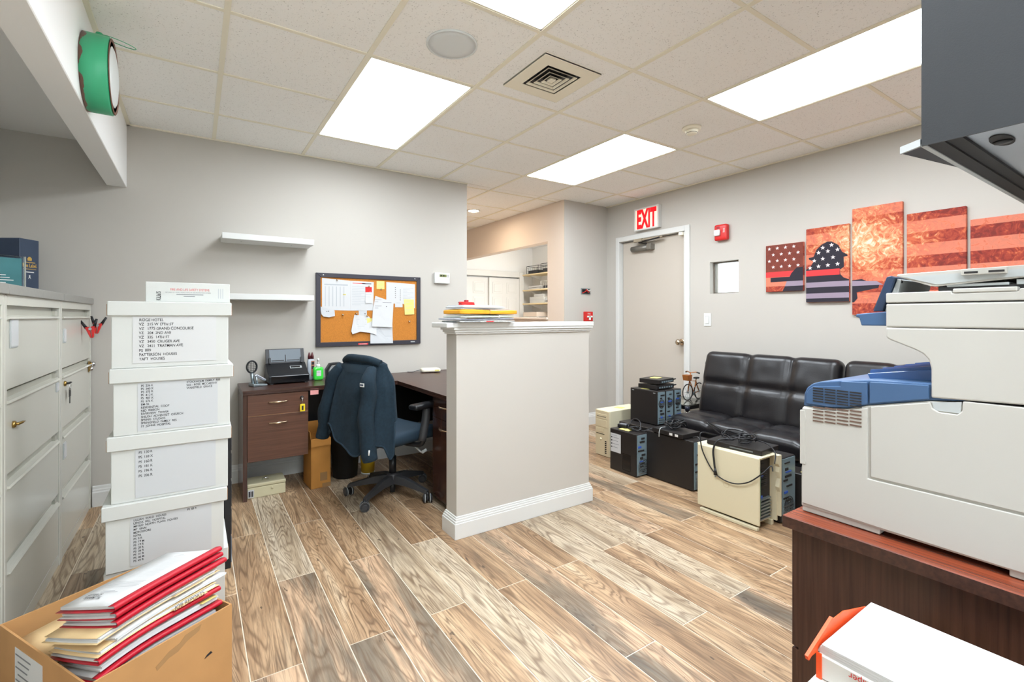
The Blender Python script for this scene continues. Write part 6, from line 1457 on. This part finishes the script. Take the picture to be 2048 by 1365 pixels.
# feeder mechanism and raised tray
fm = wpart(pr_, 'feeder_base', G().box(X0+0.02, X1-0.02, YE, -1.985, 1.304, 1.314, 0.002), 'dark_grey_plastic')
wpart(pr_, 'feeder_roller', G().box(X0+0.015, X0+0.08, -2.09, -2.0, 1.312, 1.3175, 0.001).box(X0+0.015, X0+0.05, YE, -2.10, 1.312, 1.322, 0.001), 'printer_grey', fm)
tray = wpart(pr_, 'feeder_tray', G().prism([(-1.917, 1.3405), (-1.919, 1.3445), (YE, 1.351), (YE, 1.336), (-2.08, 1.322), (-1.985, 1.314), (-1.975, 1.315)], 'x', X0+0.01, X1-0.01, 0.0015), 'printer_white')
q = G()
for k in range(7): q.prism([(-1.94-0.02*k*0, 1.3335), (-2.10, 1.3265), (-2.10, 1.3235), (-1.95, 1.329)], 'x', X0+0.006+0.0*k, X0+0.0098)
wpart(pr_, 'tray_underside', G().prism([(-1.93, 1.3375), (-2.2, 1.3425), (-2.2, 1.332), (-2.08, 1.3255), (-1.985, 1.318)], 'x', X0+0.0085, X0+0.0098), 'printer_grey', tray)
wpart(pr_, 'tray_clip', G().box(X0+0.0, X0+0.012, -2.09, -2.025, 1.334, 1.3465, 0.001), 'printer_white', tray)
wpart(pr_, 'clip_slot', G().box(X0-0.0006, X0+0.001, -2.05, -2.03, 1.337, 1.341).box(X0-0.0006, X0+0.001, -2.087, -2.065, 1.337, 1.341), 'slot_dark', tray)
# control panel ledge with tilted screen
lg = wpart(pr_, 'control_ledge', G().prism([(-1.839, 1.249), (-1.8395, 1.256), (-1.905, 1.262), (-1.905, 1.229), (-1.85, 1.229), (-1.8455, 1.248)], 'x', X0+0.012, X1-0.02, 0.002), 'printer_blue')
sc = wpart(pr_, 'touch_screen', G().prism([(-1.870, 1.262), (-1.896, 1.341), (-1.904, 1.343), (-1.912, 1.338), (-1.888, 1.262)], 'x', X0+0.02, X0+0.24, 0.002), 'printer_blue_dark')
wpart(pr_, 'screen_glass', G().prism([(-1.8695, 1.266), (-1.894, 1.338), (-1.8965, 1.3395), (-1.8715, 1.266)], 'x', X0+0.025, X0+0.235), 'black_gloss', sc)
wpart(pr_, 'screen_back', G().prism([(-1.889, 1.262), (-1.913, 1.336), (-1.92, 1.332), (-1.905, 1.262)], 'x', X0+0.03, X0+0.23, 0.001), 'printer_grey', sc)
wpart(pr_, 'screw', G().cyl((X0+0.035, -1.917, 1.329), (X0+0.035, -1.920, 1.330), 0.004, 10), 'slot_dark', sc)

# ---- reams of copy paper beside the cabinet
RX, RY = 0.254, -2.09
def ream(lab, z0, rot, opened=False, dx=0.0, dy=0.0):
    t = thing('paper_ream', lab, 'paper ream', (RX+dx, RY+dy, z0), rot, 'copy paper reams')
    a, b, h_ = 0.108, 0.14, 0.052
    obj('wrapper', G().box(-a-0.001, a+0.001, -b-0.001, b+0.001, 0, h_-(0.012 if opened else 0), 0.002, 1), mat('wrapper_grey', (214, 212, 206), 0.5), t)
    if opened:
        for k in range(4):
            o = obj('paper_sheaf', G().box(-a+0.001*k, a-0.002*k, -b+0.002*k, b-0.001*k, h_-0.012+0.004*k+0.0004, h_-0.012+0.004*(k+1), M4=R3('Z', 0.012*(k-2))), 'paper', t)
        # torn, turned-back wrapper at the far corner
        fl = obj('torn_flap', G().prism([(-a-0.03, h_-0.012), (-a+0.06, h_+0.022), (-a+0.1, h_+0.022), (a-0.02, h_-0.002), (a-0.02, h_-0.008)], 'y', b+0.002, b+0.0035), 'orange_wrap', t)
        obj('flap_fold', G().prism([(-a-0.03, h_-0.014), (-a-0.034, h_-0.006), (-a+0.055, h_+0.027), (-a+0.062, h_+0.021)], 'y', b+0.001, b+0.006), 'orange_wrap', fl)
        obj('torn_edge', G().box(-a-0.0035, -a-0.0012, b-0.006, b+0.002, 0.0, h_-0.01), 'orange_wrap', t)
    # writing on the long side (upside down)
    text('copy Paper', 0.016, (-a-0.0018, b-0.105, 0.0265+0.010), (0, 1, 0), (0, 0, -1), 'orange_wrap' if False else 'red_alarm', t, wsc=0.85)
    text('STAPLES', 0.024, (-a-0.0018, b-0.145, 0.028-0.002), (0, 1, 0), (0, 0, -1), 'red_alarm', t, wsc=0.9, bold=0.0008) if not opened else None
    return t
t = thing('paper_carton', 'brown carton supporting the copy paper reams', 'carton', (RX, RY, 0), 0.0)
obj('carton', G().box(-0.145, 0.15, -0.20, 0.155, 0, 0.545, 0.003), 'cardboard', t); obj('tape_strip', G().box(-0.146, -0.145, -0.03, 0.03, 0.3, 0.545), 'tape', t)
ream('wrapped copy paper ream lowest of three on carton', 0.5455, 0.05, dx=-0.01)
r2 = ream('wrapped copy paper ream with marker scribble under opened ream', 0.598, 0.03, dx=-0.022, dy=0.008)
obj('marker_scribble', G().tube([(-0.111, 0.13, 0.03), (-0.111, 0.12, 0.046), (-0.111, 0.11, 0.022), (-0.111, 0.10, 0.042), (-0.111, 0.09, 0.02)], 0.0012, 5, smooth=3), 'ink', r2)
r1 = ream('opened copy paper ream with white sheets and orange wrapper', 0.6505, 0.0, True)
text('STAPLES', 0.024, (-0.1108, 0.015, 0.022), (0, 1, 0), (0, 0, -1), 'red_alarm', r1, wsc=0.9, bold=0.0008)

# ---- black wall cabinet above the printer
wc = thing('wall_cabinet', 'black steel wall cabinet overhanging the printer corner', 'cabinet', (0.95, -2.22, 1.578))
wpart(wc, 'side_panel', G().box(0.448, 0.452, -2.45, -2.0, 1.578, 2.45), 'cabinet_black')
wpart(wc, 'side_panel', G().box(1.448, 1.452, -2.45, -2.0, 1.578, 2.45), 'cabinet_black')
wpart(wc, 'top_panel', G().box(0.452, 1.448, -2.45, -2.0, 2.44, 2.45), 'cabinet_black')
wpart(wc, 'front_door', G().box(0.452, 1.448, -2.012, -2.0, 1.588, 2.44), 'cabinet_black')
wpart(wc, 'front_rail', G().box(0.452, 1.448, -2.03, -2.0, 1.580, 1.588).box(0.452, 1.448, -2.052, -2.03, 1.584, 1.590), 'slot_dark')
wpart(wc, 'rail_edge', G().box(0.452, 1.448, -2.006, -1.998, 1.578, 1.583), 'printer_grey')
bp_ = wpart(wc, 'bottom_panel', G().box(0.452, 1.448, -2.45, -2.052, 1.590, 1.594), 'galvanised')
wpart(wc, 'cable_port', G().prism([(0.575+0.045*math.cos(a)*1.0, -2.085+0.016*math.sin(a)) for a in [k*2*PI/20 for k in range(20)]], 'z', 1.588, 1.5905), 'slot_dark', bp_)
wpart(wc, 'cable_bush', G().lathe([(0.014, 1.5875), (0.012, 1.584), (0, 1.583)], (0.58, -2.085, 0), 'z', 14), 'black_plastic', bp_)
for k in range(2): wpart(wc, 'slot', G().box(0.80+0.045*k, 0.83+0.045*k, -2.092-0.006*k, -2.086-0.006*k, 1.588, 1.5905), 'slot_dark', bp_)
wpart(wc, 'seam', G().box(0.78, 1.2, -2.0995, -2.098, 1.5885, 1.5905), 'slot_dark', bp_)
fd = wpart(wc, 'hinged_flap', G().prism([(0.452, -1.998), (0.475, -1.962), (0.482, -1.962), (0.70, -1.998)], 'z', 1.580, 1.592), 'dark_grey_plastic')
wpart(wc, 'flap_edge', G().prism([(0.449, -1.998), (0.472, -1.960), (0.478, -1.960), (0.456, -1.998)], 'z', 1.579, 1.593), 'printer_grey', fd)
